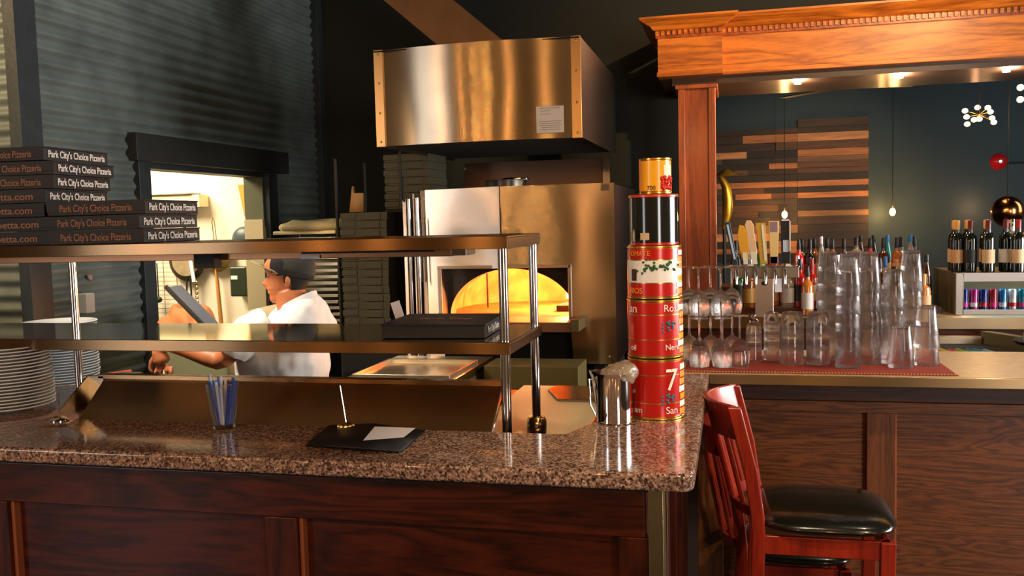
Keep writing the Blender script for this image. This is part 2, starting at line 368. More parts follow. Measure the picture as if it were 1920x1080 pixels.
MB().box(-4.2, -.20, 2.075, 2.26, .0, 1.005).box(-.36, -.165, 2.26, 3.23, 0, 1.03).build('body', M['mahog'], cb)
MB().box(-4.2, -.165, 2.035, 2.26, 1.003, 1.03).build('shadow_substrate', M['void'], cb)  # substrate strip kept near-black to carry the recess shadow
MB().box(-4.2, -.2, 2.04, 2.076, .893, 1.003).build('rail', M['mahog'], cb, bevel=.003)
for a, b in ((-1.164, -1.075), (-2.06, -1.945), (-.262, -.192)):
    MB().box(a, b, 2.04, 2.076, 0, .893).build('stile', M['mahogz'], cb, bevel=.003)
MB().box(-4.2, -.2, 2.04, 2.076, 0, .12).build('rail', M['mahog'], cb, bevel=.003)
for x in (-1.945, -1.075): lab(MB().box(x, x+.012, 2.052, 2.078, .12, .893).build('panel_moulding', mat('moulding_highlight', c8(150, 84, 50), .3), cb, bevel=.003), 'light edged vertical moulding')  # edge highlight put into the moulding's lighter colour
lab(MB().box(-.192, -.152, 2.03, 2.06, .12, 1.016).box(-.16, -.152, 2.03, 2.09, .12, 1.016).build('corner_guard', mat('brass_guard', (.62, .50, .28, 1), .28, 1), cb, bevel=.002), 'brass corner guard')
for y in (2.35, 2.62, 2.9): MB().box(-.166, -.15, y, y+.03, 0, 1.02).build('side_batten', M['mahogz'], cb)

# ------------------------------------------------------------------ steel pass shelf above the counter
sh = thing('pass_shelf', 'long two-tier stainless steel pass shelf on round posts behind the granite counter', 'shelf', (-1.6, 2.55, .9))
def tray_shelf(z, x0, x1, y0, y1, h):
    m = MB().box(x0, x1, y0, y1, z-.004, z)
    m.box(x0, x1, y0, y0+.004, z-h, z-.004).box(x0, x1, y1-.004, y1, z-h, z-.004).box(x1-.004, x1, y0+.004, y1-.004, z-h, z-.004)
    return m
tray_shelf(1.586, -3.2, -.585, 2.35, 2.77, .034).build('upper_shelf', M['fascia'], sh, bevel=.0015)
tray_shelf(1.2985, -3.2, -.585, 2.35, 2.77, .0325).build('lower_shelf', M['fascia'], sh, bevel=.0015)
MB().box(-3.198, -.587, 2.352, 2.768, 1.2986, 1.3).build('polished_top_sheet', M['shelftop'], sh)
for x, y in ((-.605, 2.375), (-.603, 2.745), (-2.27, 2.745), (-2.9, 2.375)):
    MB().tube([(x, y, .9 if x > -1 else 1.071), (x, y, 1.266)], .0135, 20).tube([(x, y, 1.3), (x, y, 1.552)], .0135, 20).build('post', M['tube'], sh)
lab(MB().lathe([(.026, 0), (.032, .006), (.031, .045), (.026, .055), (.0136, .058)], 24, (-.603, 2.745, .955)).build('post_collar', mat('bronze_collar', (.6, .42, .2, 1), .18, 1, bump=.5, bscale=60), sh), 'bronze collar at the foot of the rear post')
hl = thing('heat_lamp_bar', 'copper coloured heat lamp bar hanging under the upper steel shelf', 'heat lamp', (-1.6, 2.55, 1.52))
MB().box(-2.42, -.79, 2.50, 2.62, 1.528, 1.5515).build('housing', mat('copper_steel', (.42, .20, .10, 1), .35, .9, bump=.1, bscale=10), hl, bevel=.002)
MB().box(-.79, -.745, 2.50, 2.60, 1.53, 1.5515).build('end_cap', M['steel'], hl, bevel=.002)
MB().box(-1.26, -.84, 2.497, 2.50, 1.5425, 1.551).build('perforated_strip', M['black'], hl)
MB().box(-1.262, -1.20, 2.4955, 2.4965, 1.528, 1.539).build('rating_label', M['paper'], hl)
sb = MB().box(-1.60, -1.53, 2.46, 2.50, 1.505, 1.5515).build('switch_box', M['black']); tag(sb, 'small black switch box clipped under the upper shelf near the chef', 'switch box')

# sloping steel guard
gd = thing('ticket_guard', 'low sloping brushed steel guard standing along the back of the granite', 'guard', (-1.3, 2.35, 1.03))
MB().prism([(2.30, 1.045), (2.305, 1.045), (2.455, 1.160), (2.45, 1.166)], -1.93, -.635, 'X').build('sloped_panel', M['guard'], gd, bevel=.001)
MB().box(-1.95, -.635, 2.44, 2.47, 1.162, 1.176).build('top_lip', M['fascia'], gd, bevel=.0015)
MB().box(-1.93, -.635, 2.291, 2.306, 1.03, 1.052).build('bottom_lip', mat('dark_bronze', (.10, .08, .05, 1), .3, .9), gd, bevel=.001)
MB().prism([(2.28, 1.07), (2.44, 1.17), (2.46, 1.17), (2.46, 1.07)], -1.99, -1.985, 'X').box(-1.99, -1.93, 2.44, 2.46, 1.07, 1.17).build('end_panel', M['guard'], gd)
MB().tube([(-.632, 2.31, 1.06), (-.618, 2.40, 1.15)], .0025, 6).build('support_rod', M['chrome'], gd)

# ------------------------------------------------------------------ pizza boxes
def pbox(loc, rot, label, group, front, side, s=.325, h=.0415):
    t = thing('pizza_box', label, 'pizza box', loc, group, rot)
    a = s/2
    MB().box(-a, a, -a, a, 0, h-.004).build('tray', M['box'], t, world=False, bevel=.002)
    MB().box(-a-.0015, a+.0015, -a-.0015, a+.0015, h-.004, h).box(-a-.0015, a+.0015, -a-.0015, -a-.0003, .010, h-.003).build('lid', M['box'], t, world=False, bevel=.0008)
    if front: lab(text(front, 'front_lettering', M['boxtext2'], t, (.0, -a-.002, h*.46), FR, .031, .24, local=True, bold=.0004), 'copper lettering')
    if side: lab(text(side, 'side_lettering', M['boxtext'], t, (a+.002, 0.0, h*.46), RT, .031, .285, local=True, bold=.0005), 'white lettering')
    return t
PCP = "Park City's Choice Pizzeria"; z = 1.587; H = .0445
for i, (dx, dy, an) in enumerate([(.0, 0, 3), (-.015, .01, 2), (.0, .0, 5)]):
    pbox((-1.905+dx, 2.565+dy, z+i*H), math.radians(an), 'black pizza box, %s of the shorter right stack on the steel shelf' % ['lowest', 'middle one', 'topmost'][i], 'pizza boxes in the right stack', PCP, PCP, h=H-.001)
for i, (dx, dy, an) in enumerate([(.0, 0, 1), (-.005, .01, 2), (-.012, .0, 1), (-.02, .0, 4), (-.002, .0, 7), (.004, .01, 5), (-.012, .0, 3)]):
    pbox((-2.262+dx, 2.60+dy, z+i*H), math.radians(an), 'black pizza box, %s in the taller left stack on the shelf' % ['lowest', 'second from the bottom', 'third from the bottom', 'middle one', 'third from the top', 'second from the top', 'topmost'][i],
         'pizza boxes in the left stack', 'dempoetta.com' if i < 4 else PCP, PCP if i > 2 else None, h=H-.001)
t = thing('pizza_box', 'closed black pizza box lying alone on the lower steel shelf before the oven', 'pizza box', (-.83, 2.55, 1.301), rot=math.radians(3))
MB().box(-.15, .15, -.14, .14, 0, .036).build('tray', M['box'], t, world=False, bevel=.002)
MB().box(-.153, .153, -.143, .143, .036, .041).build('lid', M['box'], t, world=False, bevel=.001)
text(PCP, 'side_lettering', M['boxtext'], t, (.1535, 0, .02), RT, .028, .22, local=True)
text('Park City', 'top_lettering', M['boxtext2'], t, (0, 0, .0415), (0, 0, 0), .05, .16, local=True)
c = MB().obox((-1.018, 2.66, 1.343), (.030, .002, .082), 0, tilt=(-.30, 'Y')).build('card', M['paper'])
tag(c, 'small white card leaning against the pizza box on the lower shelf', 'card')

# ------------------------------------------------------------------ plates
pl = MB().lathe([(.0, .0), (.075, .0), (.08, .003), (.122, .014), (.136, .0165), (.1365, .0185), (.134, .020), (.12, .018), (.082, .007), (.0, .004)], 48)
p0 = pl.build('dinner_plate', M['plate']); first = True
for (x, y, z0, n, g) in ((-2.24, 2.385, 1.0702, 19, 'front'), (-2.50, 2.93, 1.0, 27, 'rear')):
    for i in range(n):
        o = p0 if first else p0.copy()
        if not first: COL.objects.link(o)
        first = False
        j = random.uniform(-.002, .002); o.location = (x+j+(.010 if g == 'front' and i > 11 else 0)*-1, y+j, z0+i*.0103)
        w_ = 'topmost' if i == n-1 else 'lowest' if i == 0 else 'number %d from the bottom' % (i+1)
        tag(o, 'white dinner plate, %s of the %s plate stack at the left' % (w_, g), 'plate', 'dinner plates in the %s stack' % g)
pd = MB().box(-2.75, -2.30, 2.805, 3.2, .97, .999).build('plate_ledge', M['steel']); tag(pd, 'steel ledge under the rear plate stack', 'ledge')

# ------------------------------------------------------------------ small things on the granite
t = thing('ticket_spike', 'ticket spike holding a pink paper slip beside the plates', 'ticket spike', (-1.945, 2.262, 1.07))
MB().lathe([(.03, 0), (.03, .003), (.004, .006)], 20, (-1.945, 2.262, 1.07)).tube([(-1.945, 2.262, 1.075), (-1.952, 2.262, 1.185)], [.0015, .0008], 6).build('spike', M['chrome'], t)
MB().add([(-1.995, 2.22, 1.079), (-1.915, 2.25, 1.088), (-1.905, 2.29, 1.083), (-1.965, 2.285, 1.09), (-1.94, 2.235, 1.088)], [(0, 4, 3), (4, 1, 2), (4, 2, 3)]).add([(-1.915, 2.25, 1.088), (-1.90, 2.245, 1.072), (-1.895, 2.28, 1.072), (-1.905, 2.29, 1.083)], [(0, 1, 2, 3)]).build('paper_slip', mat('pink_paper', c8(198, 160, 156), .7), t)
t = thing('ticket_spike', 'ticket spike with a scalloped golden base behind the black folder', 'ticket spike', (-1.03, 2.268, 1.07))
m = MB()
for k in range(10): m.ell((-1.03+.02*math.cos(k*PI/5), 2.262+.018*math.sin(k*PI/5), 1.079), (.006, .006, .009), 10, 6)
m.lathe([(.0205, 0), (.021, .012), (.012, .018), (.002, .02)], 20, (-1.03, 2.262, 1.07)).build('base', M['brass'], t)
MB().tube([(-1.03, 2.262, 1.088), (-1.043, 2.262, 1.19)], [.0016, .0009], 6).build('spike', M['chrome'], t)
# glass of pens
t = thing('pen_glass', 'clear glass of blue and grey pens standing on the granite', 'glass of pens', (-1.385, 2.235, 1.07))
MB().lathe([(.0, 0), (.028, 0), (.0295, .004), (.0455, .128), (.0435, .128), (.0275, .012), (.0, .010)], 28, (-1.385, 2.235, 1.07)).build('tumbler', M['glass'], t)
pc = [c8(30, 90, 180), c8(24, 110, 200), c8(190, 195, 205), c8(40, 70, 120), c8(150, 160, 170), c8(20, 60, 140), c8(200, 205, 215), c8(30, 80, 160)]
for k in range(15):
    a = k*2.4; r0 = .014; r1 = .036+.003*math.sin(k*3); hh = .12+.022*random.random()+(.01 if k % 4 == 0 else 0)
    cx, cy = -1.385, 2.235
    MB().tube([(cx+r0*math.cos(a), cy+r0*math.sin(a), 1.083), (cx+r1*math.cos(a), cy+r1*math.sin(a), 1.07+hh)], [.0032, .0036], 8).build('pen', mat('pen_%d' % (k % 8), pc[k % 8], .25, coat=.5), t)
# check presenter
t = thing('check_presenter', 'open black check presenter with a white receipt lying on the granite', 'folder', (-.93, 2.15, 1.07))
MB().add([(-1.055, 2.07, 1.071), (-1.09, 2.285, 1.071), (-.95, 2.27, 1.083), (-.915, 2.02, 1.083), (-.80, 2.255, 1.072), (-.79, 2.04, 1.072)], [(0, 3, 2, 1), (3, 5, 4, 2)]).build('cover', mat('black_leatherette', c8(16, 15, 15), .45, bump=.15, bscale=200), t)
c = t.children[0].modifiers.new('s', 'SOLIDIFY'); c.thickness = .004; c.offset = 1
MB().add([(-.905, 2.085, 1.0865), (-.935, 2.235, 1.0865), (-.83, 2.265, 1.079), (-.825, 2.16, 1.079)], [(0, 1, 2, 3)]).build('receipt', M['paper'], t)
# steel pitcher
px, py = -.318, 2.445
t = thing('steel_pitcher', 'polished steel pitcher stuffed with crumpled plastic beside the red cans', 'pitcher', (px, py, 1.07))
m = MB().lathe([(0, 0), (.047, 0), (.05, .004), (.049, .06), (.050, .125), (.0535, .137), (.0515, .137), (.0475, .12), (.047, .01), (0, .008)], 40, (px, py, 1.07))
for i, v in enumerate(m.v):
    if v.z > 1.19 and v.x < px-.02 and abs(v.y-py) < .03: v.x -= .016*(1-abs(v.y-py)/.03); v.z += .004
m.build('jug', M['chrome'], t)
MB().tube([(px-.047, py-.012, 1.185), (px-.066, py-.016, 1.19), (px-.064, py-.016, 1.12), (px-.05, py-.012, 1.088)], .003, 8).build('handle', M['chrome'], t)
m = MB(); rnd = random.Random(3)
m.ell((px+.012, py, 1.205), (.050, .044, .030), 26, 16, f=lambda p: Vector((p.x, p.y, p.z*(1+.5*p.x/.05)))*(1+.12*math.sin(p.x*150+p.z*70)*math.cos(p.y*130+p.z*60)))
m.build('crumpled_bag', mat('clear_plastic', c8(200, 178, 150), .15, trans=.55, bump=.9, bscale=45, spec=.8), t, smooth=50)
# ------------------------------------------------------------------ stack of cans
def can(z, r, h, x, y, label, body, bands=(), lid=M['gold']):
    t = thing('food_can', label, 'can', (x, y, z), 'stack of food cans on the granite corner')
    MB().lathe([(0, .003), (r-.006, .003), (r-.004, 0), (r, .001), (r, .005), (r-.002, .007), (r-.002, h-.007), (r, h-.005), (r, h-.001), (r-.004, h), (r-.006, h-.003), (0, h-.003)], 56).build('tin', lid, t, world=False)
    MB().lathe([(r-.0012, .008), (r-.0012, h-.008)], 56).build('paper_label', body, t, world=False)
    for z0, z1, mm, a0, a1 in bands:
        b_ = MB().lathe([(r-.0008, z0), (r-.0008, z1)], 40, a0=math.radians(a0), a1=math.radians(a1)); b_.build('label_band', mm, t, world=False)
    return t
cx, cy = -.213, 2.545
wt = mat('label_white_ink', c8(240, 225, 205), .5); or_ = mat('label_orange', c8(236, 150, 40), .4); gr = mat('label_leaf_green', c8(40, 92, 34), .5); bl = mat('label_tomato_blue', c8(60, 110, 130), .5)
zz = [1.0705, 1.2405, 1.4035, 1.5505, 1.689]
def sidepic(t, r, z0, z1):
    rr = random.Random(int(z0*1000)+int(r*9999)); k = 0; cols = [or_, wt, M['yellow'], wt, or_]
    n = 7
    for i in range(n):
        za = z0+(z1-z0)*i/n
        m = MB().lathe([(r-.0004, za), (r-.0004, za+(z1-z0)/n*.8)], 10, a0=math.radians(-30+rr.uniform(-6, 4)), a1=math.radians(-30+rr.uniform(25, 70))); m.build('label_picture', cols[i % 5], t, world=False)
def sprig(t, r, a, z, m, n=14, sp=.016):
    mb = MB(); rr = random.Random(n)
    for i in range(n):
        da = rr.gauss(0, sp/r*.9); dz = rr.gauss(0, sp*.45); A = a+da
        mb.ell((math.cos(A)*(r-.001), math.sin(A)*(r-.001), z+dz), (.004, .004, .0035), 8, 5)
    mb.build('label_sprig', m, t, world=False)
t = can(zz[0], .0785, .168, cx, cy, 'red food can with a large white 7, lowest of the can stack', M['red'], ((.044, .047, M['gold'], 0, 360), (.122, .125, M['gold'], 0, 360)))
lab(wraptext('7', 'numeral_seven', wt, t, 0, .0785, .108, math.radians(-52), .085), 'white numeral 7'); wraptext('San', 'label_lettering', wt, t, 0, .0785, .026, math.radians(-52), .028); wraptext('l.', 'label_lettering', wt, t, 0, .0785, .098, math.radians(-142), .085); wraptext('& am', 'label_lettering', wt, t, 0, .0785, .026, math.radians(-132), .024)
sprig(t, .0785, math.radians(-58), .058, bl); sidepic(t, .0785, .012, .156)
t = can(zz[1], .0775, .161, cx, cy, 'red food can with gold lines, second from the bottom of the can stack', M['red'], ((.050, .053, M['gold'], 0, 360), (.118, .121, M['gold'], 0, 360)))
wraptext('Rosa', 'label_lettering', wt, t, 0, .0775, .137, math.radians(-48), .028); wraptext('an', 'label_lettering', wt, t, 0, .0775, .136, math.radians(-135), .034); wraptext('oil', 'label_lettering', wt, t, 0, .0775, .028, math.radians(-135), .022); wraptext('Nere', 'label_lettering', wt, t, 0, .0775, .03, math.radians(-48), .022)
sprig(t, .0775, math.radians(-55), .088, bl); sidepic(t, .0775, .012, .15)
t = can(zz[2], .0755, .145, cx, cy, 'red and white food can with green leaf pictures, middle of the can stack', M['red'], ((.045, .105, M['canw'], 0, 360), (.042, .045, M['gold'], 0, 360), (.105, .108, M['gold'], 0, 360)))
wraptext('TOMATE', 'label_lettering', or_, t, 0, .0755, .124, math.radians(-122), .019); wraptext('BIOS', 'label_lettering', or_, t, 0, .0755, .022, math.radians(-128), .022)
sprig(t, .0755, math.radians(-100), .088, gr, 22, .018); sprig(t, .0755, math.radians(-55), .09, gr, 18, .015)
m = MB().lathe([(.0755, .05), (.0755, .082)], 8, a0=math.radians(-140), a1=math.radians(-125)); lab(m.build('label_bottle', mat('label_brown', c8(70, 44, 30), .5), t, world=False), 'picture of a brown bottle'); sidepic(t, .0755, .012, .135)
bc = mat('black_plastic_wrap', c8(24, 26, 22), .14, coat=.8)
t = thing('food_can', 'black ribbed can with a red rim, second from the top of the can stack', 'can', (cx, cy, zz[3]), 'stack of food cans on the granite corner')
pr_ = [(0, 0), (.066, 0)]+[(.066+.0007*(i % 2), .004+i*.004) for i in range(32)]+[(.066, .131), (0, .131)]
MB().lathe(pr_, 56).build('tin', bc, t, world=False)
lab(MB().lathe([(.0655, .128), (.069, .130), (.069, .135), (.066, .1375), (0, .1375)], 48).build('lid', mat('red_lid', c8(190, 60, 40), .3, coat=.4), t, world=False), 'red lid'); MB().lathe([(.0675, .0), (.0675, .006)], 48).build('red_rim', M['red'], t, world=False)
MB().lathe([(.0675, .014), (.0675, .033)], 8, a0=math.radians(-118), a1=math.radians(-96)).build('price_sticker', mat('tan_label', c8(200, 170, 130), .5), t, world=False)
t = can(zz[4], .045, .098, cx+.006, cy, 'small yellow food can with tomato picture, topmost of the can stack', M['yellow'], ((.009, .089, M['yellow'], -135, -75),))
MB().lathe([(.0448, .010), (.0448, .088)], 10, a0=math.radians(-170), a1=math.radians(-132)).build('label_picture', or_, t, world=False)
m = MB(); rr = random.Random(5)
for k in range(24):
    A = math.radians(rr.uniform(-62, -15)); m.ell((math.cos(A)*.0435, math.sin(A)*.0435, rr.uniform(.012, .045)), (.005, .005, .007), 8, 6)
m.build('label_tomatoes', M['red'], t, world=False)
MB().lathe([(.0449, .045), (.0449, .078)], 12, a0=math.radians(-55), a1=math.radians(-15)).build('label_cream_patch', M['cream'], t, world=False)
wraptext('700', 'label_lettering', M['black'], t, 0, .0448, .016, math.radians(-100), .016)

# ------------------------------------------------------------------ right bar
bb = thing('bar_cabinet', 'brown wood panelled bar front with raised stile behind the stool', 'bar', (2, 3.5, 0))
MB().box(-.14, 5, 3.53, 3.56, 0, 1.035).build('panel', M['barwood'], bb)
MB().box(-.14, 5, 3.50, 3.531, .93, 1.035).build('top_board', wood('bar_dark_board', c8(52, 28, 16), c8(92, 52, 28), 'X', 7, .45, .1), bb, bevel=.002)
MB().box(-.14, 5, 3.488, 3.531, .888, .93).build('rail', M['barwood'], bb, bevel=.003)
for x in (-.14, .474, 1.32, 2.2): MB().box(x, x+.096, 3.497, 3.531, 0, .888).build('stile', M['barwoodz'], bb, bevel=.003)
lab(MB().box(.571, .578, 3.50, 3.531, .1, .888).build('moulding_edge', mat('moulding_lit_tint', c8(180, 110, 80), .35), bb), 'moulding edge tinted pale as if lit')  # light along the edge put into a paler strip
MB().box(-.14, 5, 3.497, 3.531, 0, .12).build('rail', M['barwood'], bb, bevel=.003)
bt = thing('stone_bar_counter', 'beige stone bar top with a steel front edge', 'bar top', (2, 3.5, 1.04))
MB().prism([(-.385, 3.237), (5, 3.237), (5, 3.83), (-.385, 3.83)], 1.038, 1.07, 'Z').build('slab', M['stone'], bt, bevel=.003)
MB().box(-.083, 5, 3.222, 3.2365, 1.036, 1.0685).build('edge_trim', steel('edge_steel', (.36, .27, .16, 1), .34, .9), bt, bevel=.001)
t = thing('bar_mat', 'dark red woven bar mat under all the stacked glasses', 'mat', (.3, 3.4, 1.07))
MB().box(-.17, .725, 3.262, 3.64, 1.0702, 1.0745).build('mat', M['bmat'], t, bevel=.001)
m = MB()
for k in range(86): m.ell((-.165+k*.0105, 3.259, 1.0735), (.0046, .004, .003), 8, 5)
lab(m.build('scalloped_fringe', mat('tan_fringe', c8(200, 130, 90), .8), t), 'tan scalloped fringe')

# ------------------------------------------------------------------ glasses
def glass_mesh(name, prof, n=32): return MB().lathe(prof, n).build(name, M['glass'])
pint = glass_mesh('pint_glass', [(.0435, 0), (.0442, .0015), (.0300, .146), (.0285, .148), (0, .148), (0, .138), (.0262, .136), (.0415, .0015), (.0425, 0)])
tumb = glass_mesh('rocks_glass', [(.0415, 0), (.0425, .001), (.041, .05), (.037, .078), (.031, .086), (0, .088), (0, .078), (.027, .076), (.034, .066), (.038, .045), (.0395, .001), (.0405, 0)])
shot = glass_mesh('juice_glass', [(.029, 0), (.030, .001), (.0285, .045), (.024, .064), (0, .070), (0, .062), (.021, .058), (.0255, .042), (.027, .001), (.028, 0)], 28)
wine = glass_mesh('wine_glass', [(.0335, 0), (.0343, .0008), (.0385, .03), (.036, .055), (.022, .082), (.005, .094), (.0035, .105), (.0035, .165), (.008, .172), (.033, .1765), (.0335, .178), (0, .179), (0, .1795), (.0, .092), (.019, .080), (.0342, .054), (.0366, .03), (.0326, .0008)])
used = set()
def put(proto, x, y, z, label, cat, group):
    if proto.name not in used: o = proto; used.add(proto.name)
    else: o = proto.copy(); COL.objects.link(o)
    o.location = (x, y, z); o.rotation_euler = (0, 0, random.random()*6); return tag(o, label, cat, group)
POS = {1: ['alone'], 2: ['lower', 'upper'], 3: ['lowest', 'middle', 'topmost'], 4: ['lowest', 'second from bottom', 'third from bottom', 'topmost'], 5: ['lowest', 'second from bottom', 'middle', 'fourth from bottom', 'topmost'],
       6: ['lowest', 'second from bottom', 'third from bottom', 'third from top', 'second from top', 'topmost']}
zb = 1.0748
for x, y, n, w_ in ((.395, 3.388, 5, 'the front tall stack, leftmost'), (.477, 3.478, 5, 'the tall stack right of the leftmost'), (.560, 3.506, 4, 'the middle stack'), (.632, 3.572, 5, 'the far right tall stack'), (.575, 3.403, 1, 'the front, standing alone'),
                    (.668, 3.462, 2, 'the short rightmost stack'), (.345, 3.575, 5, 'the rear tall stack, leftmost'), (.440, 3.580, 5, 'the rear tall stack, second from left')):
    for i in range(n):
        L_ = 'upside-down pint glass alone in front of the taller stacks' if n == 1 else 'upside-down pint glass, %s in %s' % (POS[n][i], w_)
        put(pint, x+random.uniform(-.001, .001)*i, y, zb+i*.064, L_, 'glass', 'stacked pint glasses on the bar mat')
for x, y, n, w_ in ((.209, 3.457, 3, 'left'), (.300, 3.463, 3, 'right')):
    for i in range(n): put(tumb, x, y, zb+i*.052, 'upside-down rocks glass, %s in the %s wide stack' % (POS[n][i], w_), 'glass', 'stacked rocks glasses on the bar mat')
for x, y, n, w_ in ((.074, 3.50, 3, 'left'), (.140, 3.545, 4, 'right')):
    for i in range(n): put(shot, x, y, zb+i*.0385, 'small upside-down juice glass, %s in the %s narrow stack' % (POS[n][i], w_), 'glass', 'stacked juice glasses on the bar mat')
for k, (x, y, n) in enumerate([(-.122, 3.358, 1), (-.040, 3.362, 1), (-.125, 3.445, 2), (-.045, 3.450, 2), (-.165, 3.53, 2), (-.085, 3.535, 2), (-.005, 3.537, 2), (.022, 3.44, 1)]):
    names = ['front left', 'front right', 'second row left', 'second row right', 'back row left', 'back row centre', 'back row right', 'near the juice glasses']
    for i in range(n): put(wine, x, y, zb+i*.1802, 'upside-down stemmed wine glass, %s%s' % (names[k], '' if n == 1 else ', %s tier' % ('upper' if i else 'lower')), 'wine glass', 'wine glasses at the left of the bar mat')
put(shot, .022, 3.352, zb, 'small upside-down juice glass standing alone before the wine glasses', 'glass', 'stacked juice glasses on the bar mat')
t = thing('bottle_pourer', 'small chrome pourer cap on top of the left narrow glass stack', 'pourer', (.074, 3.50, zb+.147))
MB().lathe([(.018, 0), (.018, .008), (.008, .014), (.010, .022), (.004, .03), (0, .032)], 16, (.074, 3.50, zb+.1472)).build('cap', M['chrome'], t)

# ------------------------------------------------------------------ stool and chair
def stool(loc, sh_, bh, label, name, hw=.185, dep=.36):
    t = thing(name, label, 'stool' if name == 'bar_stool' else 'chair', loc)
    m = MB(); n = 22; k = 14     # cushion: pinched rounded square
    vs = []; fs = []
    for j in range(k+1):
        tt = j/k*PI
        for i in range(n*2):
            a = 2*PI*i/(n*2); cx = abs(math.cos(a))**.55*(1 if math.cos(a) > 0 else -1); cy = abs(math.sin(a))**.55*(1 if math.sin(a) > 0 else -1)
            s_ = math.sin(tt)**.45; zz_ = math.cos(tt)*.030*(1-.35*min(1, (cx*cx*cy*cy)*s_**4))
            vs.append((cx*s_*(dep/2+.018)+dep/2, cy*s_*(hw+.028), sh_-.03+zz_))
    N_ = n*2
    fs = [(j*N_+i, (j+1)*N_+i, (j+1)*N_+(i+1) % N_, j*N_+(i+1) % N_) for j in range(k) for i in range(N_)]
    lab(m.add(vs, fs).build('seat', M['vinyl'], t, world=False), 'black vinyl cushion')
    zs = sh_-.06
    m = MB().box(.0, dep-.02, -hw+.004, -hw+.02, zs-.055, zs).box(.0, dep-.02, hw-.02, hw-.004, zs-.055, zs).box(dep-.03, dep-.012, -hw+.004, hw-.004, zs-.055, zs).box(-.016, -.002, -hw+.02, hw-.02, zs-.055, zs)
    m.build('apron', M['chairwood'], t, world=False, bevel=.003)
    for s_ in (-1, 1):
        y = s_*(hw-.012)
        pts = [(-.055, 0), (-.02, sh_*.45), (-.008, zs), (-.012, zs+.06), (-.03, zs+(bh-zs)*.5), (-.075, bh-.004)]
        w_ = .019; q = []
        for x, z_ in pts: q.append((x+w_, z_))
        for x, z_ in pts[::-1]: q.append((x-w_, z_))
        MB().prism(q, y-.012, y+.012, 'Y').build('back_post', M['chairwood'], t, world=False, bevel=.005, seg=3)
        MB().prism([(dep-.045, 0), (dep-.010, 0), (dep, zs), (dep-.04, zs)], y-.018, y+.018, 'Y').build('leg', M['chairwood'], t, world=False, bevel=.003)
        MB().box(-.03, dep-.02, y-.008, y+.008, sh_*.38, sh_*.38+.028).build('stretcher', M['chairwood'], t, world=False, bevel=.002)
    MB().box(dep-.035, dep-.018, -hw, hw, sh_*.28, sh_*.28+.03).build('stretcher', M['chairwood'], t, world=False, bevel=.002)
    def arcx(u, z_):
        base = -.03-(z_-(zs+(bh-zs)*.5))/(bh-zs)*.09
        return base-.085*(1-u*u)
    def band(z0, z1, nm_, th=.016):
        vs = []; K = 16
        for j in range(K+1):
            u = -1+2*j/K
            for z_ in (z0, z1):
                for d in (0, th): vs.append((arcx(u, z_)+d-.008, u*(hw-.012), z_))
        fs = []
        for j in range(K):
            a = j*4; b = a+4; fs += [(a, a+2, b+2, b), (a+1, b+1, b+3, a+3), (a+2, a+3, b+3, b+2), (a, b, b+1, a+1)]
        fs += [(0, 1, 3, 2), (K*4, K*4+2, K*4+3, K*4+1)]
        MB().add(vs, fs).build(nm_, M['chairwood'], t, world=False, bevel=.004, seg=3)
    band(bh-.105, bh, 'top_rail'); band(zs+.04, zs+.075, 'lower_rail')
    for k_ in range(5):
        u = -.66+.33*k_
        p = [(arcx(u, z_), u*(hw-.012), z_) for z_ in (zs+.07, zs+.14, bh-.15, bh-.1)]
        MB().tube(p, .0075, 8).build('back_slat', M['chairwood'], t, world=False)
    return t
stool((.075, 2.82, 0), .765, 1.08, 'cherry wood bar stool with black vinyl seat and slatted back beside the granite corner', 'bar_stool')
stool((.035, 3.265, 0), .50, .905, 'lower cherry wood chair with black seat standing behind the bar stool', 'dining_chair', hw=.17, dep=.34)

# ------------------------------------------------------------------ back bar
t = thing('back_bar', 'large orange-brown wooden back bar with dentil cornice and square column', 'back bar', (1, 6.1, 0))
def dentils(x0, x1, y, z):
    m = MB(); x = x0
    while x < x1-.012: m.box(x, x+.0185, y, y+.03, z, z+.026); x += .034
    return m
MB().box(-.053, 5, 5.76, 6.44, 2.476, 2.735).build('beam', M['cornwood'], t)
MB().box(-.439, -.053, 5.71, 6.44, 2.476, 2.735).build('end_block', M['cornwood'], t)
MB().box(-.053, 5, 5.748, 5.76, 2.476, 2.505).build('lower_moulding', M['cornwood'], t, bevel=.004)
MB().box(-.447, -.045, 5.698, 5.71, 2.476, 2.505).build('lower_moulding', M['cornwood'], t, bevel=.004)
dentils(-.053, 4.2, 5.735, 2.722).build('dentils', M['cornwood'], t); dentils(-.45, -.06, 5.685, 2.722).build('dentils', M['cornwood'], t)
MB().box(-.05, 5, 5.745, 5.76, 2.708, 2.75).box(-.45, -.05, 5.697, 5.71, 2.708, 2.75).build('dentil_backing', M['colwood'], t)
def crown(x0, x1, yf, endl):
    prof = [(0, 2.748), (-.02, 2.756), (-.035, 2.775), (-.075, 2.795), (-.095, 2.81), (-.095, 2.822), (0, 2.822)]
    vs = []; n = len(prof)
    for o_, z_ in prof: vs.append((x0+(o_ if endl else 0), yf+o_, z_))
    for o_, z_ in prof: vs.append((x1-(o_ if endl else 0), yf+o_, z_))
    for o_, z_ in prof: vs.append((x0+(o_ if endl else 0), 6.44, z_))
    for o_, z_ in prof: vs.append((x1-(o_ if endl else 0), 6.44, z_))
    fs = [(i, i+1, n+i+1, n+i) for i in range(n-1)]+[(2*n+i, 2*n+i+1, i+1, i) for i in range(n-1)]+[(n+i, n+i+1, 3*n+i+1, 3*n+i) for i in range(n-1)]
    return MB().add(vs, fs)
crown(-.05, 5, 5.745, False).build('crown_moulding', M['cornwood'], t, smooth=20); crown(-.445, -.055, 5.695, True).build('crown_moulding', M['cornwood'], t, smooth=20)
